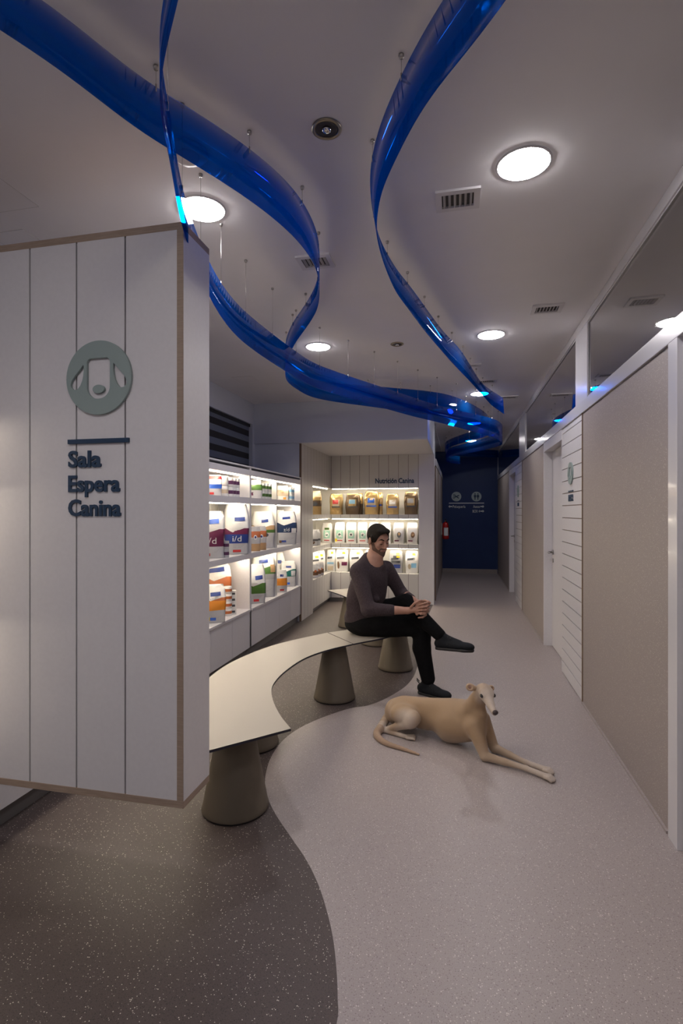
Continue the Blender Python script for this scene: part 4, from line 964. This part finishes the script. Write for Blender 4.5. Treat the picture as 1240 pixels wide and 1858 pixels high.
# beard: thin shell on jaw, chin and upper lip
S = SDF(hd-.16, hd+.16, .003); head(S, .0022, .02)
S2 = SDF(hd-.16, hd+.16, .003); 
for q in (-1,1): S2.cap(H(q*.074,.010,.005), H(q*.062,.022,-.055), s*.020, s*.032, .01); S2.cap(H(q*.062,.022,-.055), H(0,.070,-.098), s*.034, s*.040, .01)
S2.cap(H(-.024,.09,-.041), H(.024,.09,-.041), s*.011, None, .006); S2.cap(H(-.028,.085,-.045), H(-.034,.07,-.08), s*.010, None, .006); S2.cap(H(.028,.085,-.045), H(.034,.07,-.08), s*.010, None, .006)
S2.cap(H(0,.095,-.056), H(0,.095,-.056), s*.012, None, .004, True)
S.F = np.maximum(S.F, S2.F); S.mesh('beard', M['beard'], man, 1)
S = SDF(hd-.16, hd+.16, .0028)
for q in (-1,1): S.cap(H(q*.016,.091,.034), H(q*.034,.086,.040), s*.0042, None, .006); S.cap(H(q*.034,.086,.040), H(q*.050,.070,.032), s*.0042, s*.0025, .006)
S.mesh('eyebrows', M['hair'], man, 0)
S = SDF(hd-.16, hd+.16, .0025)
for q in (-1,1): S.cap(H(q*.020,.0865,.004), H(q*.031,.0895,.0015), s*.0022, None, .003); S.cap(H(q*.031,.0895,.0015), H(q*.043,.083,.004), s*.0022, None, .003)
S.mesh('eyelashes', M['hair'], man, 0)
S = SDF(hd-.16, hd+.16, .0025); S.cap(H(-.024,.086,-.049), H(0,.0955,-.056), s*.0045, None, .004); S.cap(H(.024,.086,-.049), H(0,.0955,-.056), s*.0045, None, .004)
S.mesh('lips', M['lip'], man, 1)
# sweater
S = SDF((-1.05, 3.75, .35), (.10, 4.70, 1.25), .006)
tors = (Sr+Sl)/2
S.ell(Ch + np.array([.0,0,.0]), (.155,.125,.19), np.array([[.72,.69,0],[-.69,.72,0],[0,0,1]]).T, .05)
RT = np.array([[.72,.69,0],[-.69,.72,0],[0,0,1]]).T
S.cap(Sr*.78+tors*.22+[0,0,.0], Sl*.78+tors*.22, .062, None, .05)
S.cap(tors+[0,0,-.05], Nk+[0,0,-.002], .09, .064, .06); S.cap(tors+[-.0,.03,-.02], V3(PY(671,1016,4.31)), .08, .046, .05); S.cap(V3(PY(671,1016,4.31)), V3(PY(689,1027,4.25)), .046, .050, .03); S.cap(V3(PY(669,1014,4.30)), V3(PY(652,1033,4.19)), .046, .055, .05)
S.ell(Pv*.45+Ch*.55 + np.array([-.02,0,0]), (.165,.135,.20), RT, .06); S.ell(Pv+[-.015,0,.02], (.165,.155,.11), None, .06)
S.cap(Sr, Er, .066, .056, .035); S.cap(Er, Er*.42+Wr*.58, .057, .044, .02)
S.cap(Sl, El, .064, .054, .035); S.cap(El, El*.35+Wl*.65, .052, .040, .02)
for i in range(4):      # soft folds at the waist
    b_ = Pv + np.array([-.12,-.10,.06+.04*i]); S.cap(b_, b_+[.24,-.015,-.02+.012*i], .010, None, .04)
S.cap(H(0,-.02,-.05), neckb + np.array([.02,-.02,.03]), .066, .070, .012, True)
S.mesh('sweater', M['sweater'], man, 2)
nb = []
axn = (H(0,-.02,-.05) - neckb); axn /= np.linalg.norm(axn); e1 = np.cross(axn, [0,1,0]); e1 /= np.linalg.norm(e1); e2 = np.cross(axn, e1)
# trousers
S = SDF((-1.0, 3.80, .04), (.10, 4.65, .85), .006)
S.ell(Pv+[-.01,0,-.022], (.165,.165,.098), None, .04)
S.cap(Hr, Hr*.5+Kr*.5, .098, .085, .04); S.cap(Hr*.5+Kr*.5, Kr, .085, .078, .03)
S.cap(Hl, Hl*.5+Kl*.5, .096, .086, .04); S.cap(Hl*.5+Kl*.5, Kl, .086, .072, .03)
Cr = Kr*.62+Ar*.38 + np.array([-.02,0,0]); S.chain([Kr+[0,0,-.01], Cr, Ar+[0,0,.04]], [.076, .070, .056], .02)
Cl = Kl*.6+Al*.4; S.chain([Kl, Cl, Al], [.070, .062, .048], .02)
S.cap(Hr*.3+Kr*.7+[0,.02,.03], Hl*.2+Kl*.8+[0,-.02,-.04], .075, .06, .05); S.cap(Hr*.7+Kr*.3, Hl*.6+Kl*.4, .085, .075, .05)
tz = .4515
g_ = S.ax[2][None, None, :]; gx_ = S.ax[0][:, None, None]
S.F = np.where((gx_ < -.45), np.maximum(S.F, (tz - g_).astype(np.float32)), S.F)
S.mesh('trousers', M['jeans'], man, 1)
# shoes: black trainers
def shoe(heel, toe, ank, up, name='shoe', floor_z=None):
    heel, toe, ank, up = map(V3, (heel, toe, ank, up)); d = toe - heel; L = np.linalg.norm(d); d /= L; up = up - d*(up@d); up /= np.linalg.norm(up); sd = np.cross(up, d)
    lo = np.minimum(np.minimum(heel, toe), ank) - .09; hi = np.maximum(np.maximum(heel, toe), ank) + .09
    R = np.stack([d, sd, up], 1); Pt = lambda a, b, c: heel + d*a*L + sd*b + up*c
    S = SDF(lo, hi, .004)
    S.ell(Pt(.14,0,.038), (.050,.034,.042), R, .02); S.ell(Pt(.42,0,.036), (.085,.037,.040), R, .03); S.ell(Pt(.72,.004,.030), (.085,.043,.031), R, .03); S.ell(Pt(.86,.006,.027), (.045,.038,.025), R, .02)
    S.cap(Pt(.20,0,.05), ank*.65+Pt(.22,0,.08)*.35, .036, .041, .02); S.cap(Pt(.30,0,.085), Pt(.62,0,.055), .024, .018, .02)
    S.clip(Pt(0,0,.004), up)
    sh_, _ = S.mesh(name, M['shoe'], man, 1)
    S = SDF(lo, hi, .004)
    S.cap(Pt(.12,0,.004), Pt(.45,0,.004), .037, .036, .02); S.cap(Pt(.45,0,.004), Pt(.78,.004,.006), .036, .045, .02); S.cap(Pt(.78,.004,.006), Pt(.90,.006,.012), .045, .036, .02)
    S.clip(Pt(0,0,-.008), up); S.clip(Pt(0,0,.013), -up); S.mesh('sole', M['black'], sh_, 1)
    bm = bmesh.new(); tube(bm, [Pt(.02,0,.085), Pt(-.06,0,.105), Pt(-.05,0,.085), Pt(.02,0,.070)], .004, 8); obj('heel_loop', bm, M['black'], sh_, True)
    for i in range(4):
        bm = bmesh.new(); c = .34+.08*i; h_ = .099-.009*i
        tube(bm, [Pt(c,-.028,h_-.016), Pt(c+.01,-.012,h_+.001), Pt(c+.015,0,h_+.003), Pt(c+.01,.012,h_+.001), Pt(c,.028,h_-.016)], .0028, 6); obj('lace', bm, M['black'], sh_, True)
toe = V3(PZ(816,1272,0)); toe[2] = .008
heel = np.array([Ar[0]-.075, 4.235, .008])
dd_ = (toe-heel); L_ = np.linalg.norm(dd_); toe = heel + dd_/L_*min(L_, .285)
shoe(heel, toe, Ar+np.array([0,0,.03]), (0,0,1))
shoe(PY(791,1176,4.06), PY(859,1182,3.99), Al, (.30,0,1))

# ================================================================== DOG
dog = thing('dog', 'slender fawn greyhound lying on the pale floor with front legs stretched out', 'dog', (0,0,0))
D = lambda px, py, Y: V3(PY(px, py, Y))
S = SDF((-.62, 2.82, 0), (.66, 3.80, .52), .0048)
R_ = D(722,1291,3.53); Wt = D(772,1300,3.47); Rb = D(826,1308,3.37); Sh = D(858,1310,3.30)
S.cap(R_, Wt, .088, .070, .04); S.cap(Wt, Rb, .072, .098, .04); S.cap(Rb, Sh, .100, .080, .04)
S.cap(D(816,1325,3.38), D(852,1325,3.31), .072, .062, .05)            # deep chest
S.cap(D(735,1277,3.50), D(838,1283,3.36), .048, .045, .06)            # spine line
S.cap(D(852,1290,3.31), D(866,1272,3.25), .062, .046, .04); S.cap(D(866,1272,3.25), D(874,1254,3.20), .046, .040, .02)
S.cap(D(866,1320,3.26), D(872,1296,3.24), .050, .040, .04)            # front of chest and throat
hc = D(880.5,1256,3.175); ns = D(898,1292.5,3.035)
ax_ = ns - hc; ax_ /= np.linalg.norm(ax_); sd_ = np.cross(ax_, [0,0,1.]); sd_ /= np.linalg.norm(sd_); up_ = np.cross(sd_, ax_)
DH = np.stack([sd_, ax_, up_], 1); LH = np.linalg.norm(ns-hc); Dp = lambda a, b, c: hc + sd_*a + ax_*b*LH + up_*c
S.ell(Dp(0,.0,.004), (.043,.054,.043), DH, .015); S.cap(Dp(0,.25,0), Dp(0,.62,-.004), .034, .022, .02); S.cap(Dp(0,.62,-.004), Dp(0,1.0,-.002), .022, .0165, .01)
S.cap(Dp(0,.35,-.022), Dp(0,.88,-.018), .014, .009, .010)
for q in (-1,1): S.ell(Dp(q*.036,.22,.012), (.010,.014,.009), DH, .008); S.cap(Dp(q*.030,.10,.022), Dp(q*.026,.30,.018), .010, .007, .012)
# haunch, hind leg
Hp = D(724,1290,3.46); Kn = D(750,1304,3.34); Hk = D(696,1324,3.42); Pw = D(744,1337,3.33)
S.ell((Hp+Kn)/2+[-.01,0,.0], (.088,.052,.062), None, .025); S.cap(Hp, Kn, .066, .044, .03); S.cap(Kn, Kn+[-.02,0,-.03], .042, .036, .02)
S.cap(Kn+[-.01,.01,-.03], Hk+[.02,0,.004], .036, .017, .012); S.cap(Hk, Hk, .018, None, .01)
Hk[2] = .017; Pw = V3(PZ(738,1341,0)); Pw[2] = .015
S.cap(Hk, Pw, .015, .014, .008)
for j in range(4):
    a = Pw + np.array([.005, -.018+.012*j, 0]); S.cap(a, a+[.040,.004*(j-1.5),.001], .0095, .0085, .003); S.cap(a+[.040,.004*(j-1.5),.0], a+[.047,.004*(j-1.5),-.004], .0085, .007, .003)
# front legs
def fleg(sh, el, wr, pw, k1=.03):
    S.cap(sh, el, .055, .029, k1); S.cap(el, el*.5+wr*.5, .0265, .0195, .01); S.cap(el*.5+wr*.5, wr, .0195, .0145, .01); S.cap(wr, wr, .0165, None, .006); S.cap(wr, pw, .0150, .0165, .006)
    d = pw - wr; d[2] = 0; d /= np.linalg.norm(d); n_ = np.array([-d[1], d[0], 0])
    for j in range(4):
        o_ = n_*(-.0165+.011*j); L_ = .040 if j in (1,2) else .033
        a = pw + o_ + [0,0,.001]; b_ = pw + o_*1.25 + d*L_; b_[2] = .011; m_ = (a+b_)/2 + [0,0,.005]
        S.cap(a, m_, .0105, .0100, .003); S.cap(m_, b_, .0100, .0085, .003)
e1 = V3(PZ(880,1381,0)); e1[2] = .030; w1 = V3(PZ(955,1402,0)); w1[2] = .024; p1 = V3(PZ(992,1415,0)); p1[2] = .018
fleg(D(862,1318,3.24), e1, w1, p1)
e2 = V3(PZ(897,1366,0)); e2[2] = .032; w2 = V3(PZ(955,1391,0)); w2[2] = .024; p2 = V3(PZ(990,1402,0)); p2[2] = .018
fleg(D(874,1306,3.30), e2, w2, p2, .02)
# tail
tl = [D(704,1300,3.56), V3(PZ(690,1322,.03)), V3(PZ(684,1332,.014)), V3(PZ(690,1342,.012)), V3(PZ(706,1351,.011)), V3(PZ(731,1359,.009)), V3(PZ(760,1369,.006))]
tl = catmull(tl, 4); n = len(tl)
for i in range(n-1): S.cap(tl[i], tl[i+1], .024*(1-i/n)**.7+.005, .024*(1-(i+1)/n)**.7+.005, .006)
S.F = np.maximum(S.F, -(S.ax[2][None, None, :] - .0008).astype(np.float32) - 0*S.F)
dm = mat('fawn_coat', (.4,.3,.2), .75, sheen=.2); N, L, B = nodes(dm)
ca = N.new('ShaderNodeVertexColor'); ca.layer_name = 'coat'
nz = noise(N, L, coord(N), 260, 3); r = N.new('ShaderNodeMapRange'); L.new(nz, r.inputs[0]); r.inputs[3].default_value = .88; r.inputs[4].default_value = 1.12
vm = N.new('ShaderNodeVectorMath'); vm.operation = 'SCALE'; L.new(ca.outputs[0], vm.inputs[0]); L.new(r.outputs[0], vm.inputs['Scale']); L.new(vm.outputs[0], B.inputs['Base Color'])
db, V = S.mesh('body', dm, dog, 1)
me = db.data; V = np.zeros(len(me.vertices)*3, np.float32); me.vertices.foreach_get('co', V); V = V.reshape(-1, 3)
fawn = np.array([.325,.218,.128]); pale = np.array([.47,.39,.325]); ptan = np.array([.30,.19,.12])
def near_(c, r0, r1): return np.clip(1 - (np.linalg.norm(V - c, axis=1) - r0)/(r1-r0), 0, 1)
wgt = np.zeros(len(V))
for c, a, b_ in ((Dp(0,.55,0), .06, .13), (Dp(0,.1,-.01), .03, .09), ((Hp+Kn)/2+np.array([.0,-.09,-.02]), .05, .11), (p1, .08, .26), (p2, .08, .26), (Pw, .05, .12), (Hk, .03, .08)): wgt = np.maximum(wgt, near_(c, a, b_))
wgt = np.maximum(wgt, np.clip((.11 - V[:, 2])/.10, 0, 1)*.45)
C = fawn*(1-wgt[:, None]) + pale*wgt[:, None]
tw = np.clip(1 - np.min(np.stack([np.linalg.norm(V - q, axis=1) for q in tl[4:]]), 0)/.03, 0, 1)*(V[:, 0] < .0); tw = (tw > .05)*.7
C = C*(1-tw[:, None]) + ptan*tw[:, None]
at = me.color_attributes.new('coat', 'FLOAT_COLOR', 'POINT'); at.data.foreach_set('color', np.concatenate([C, np.ones((len(C),1))], 1).astype(np.float32).ravel())
M['dog_nose'] = mat('dog_nose', (.045,.028,.028), .4); M['eye'] = mat('dark_eye', (.008,.006,.008), .08, coat=.8); M['ear'] = mat('ear_skin', (.30,.17,.125), .7)
S = SDF(ns-.05, ns+.05, .0025); S.ell(ns+ax_*.008+up_*.006, (.0165,.013,.0145), DH, .004)
for q in (-1,1): S.cap(ns+ax_*.021+sd_*q*.007+up_*.006, ns+ax_*.021+sd_*q*.010+up_*.004, .003, None, .003, True)
S.mesh('nose', M['dog_nose'], dog, 1)
for q in (-1, 1):
    S = SDF(Dp(q*.036,.26,.012)-.025, Dp(q*.036,.26,.012)+.025, .002); S.ell(Dp(q*.0370,.27,.014), (.0095,.0140,.0100), DH, .003); S.mesh('eye', M['eye'], dog, 1)
def ear_(q, base, tip, r):
    S = SDF(np.minimum(base, tip)-.05, np.maximum(base, tip)+.05, .0028)
    S.cap(base, (base+tip)/2, r*.7, r, .012); S.ell(tip, (r*1.15, r*1.0, r*1.15), None, .012)
    cv = -ax_*.0 + np.array([.10,-1,.05]); cv /= np.linalg.norm(cv)
    S.ell(tip + cv*r*.85 + np.array([.0,0,.002]), (r*.72, r*.55, r*.85), None, .004, True)
    e_, _ = S.mesh('ear', dm, dog, 1)
    S = SDF(tip-.05, tip+.05, .0028); S.ell(tip + cv*r*.12 + np.array([.0,0,.001]), (r*.78, r*.42, r*.85), None, .004); S.mesh('inner_ear', M['ear'], e_, 1)
ear_(1, D(863,1249,3.19), D(852.5,1246.5,3.18), .019)
ear_(-1, D(888,1246,3.20), D(892.5,1249,3.21), .014)
for o in dog.children:
    if o.name.startswith('ear') and not o.data.color_attributes:
        n = len(o.data.vertices); at = o.data.color_attributes.new('coat', 'FLOAT_COLOR', 'POINT'); at.data.foreach_set('color', np.tile([.45,.31,.2,1], n).astype(np.float32))

# ------------------------------------------------------------------ place things whose parts were built in world coordinates on their own base point
def rebase(t, loc):
    loc = Vector(loc); mi = Matrix.Translation(-loc)
    t.location = loc
    for c in t.children:
        if c.type == 'MESH':
            c.data.transform(mi)
            for g in c.children:
                if g.type == 'MESH': g.data.transform(mi)
rebase(man, (-.7, 4.25, .45)); rebase(dog, (-.1, 3.35, 0))
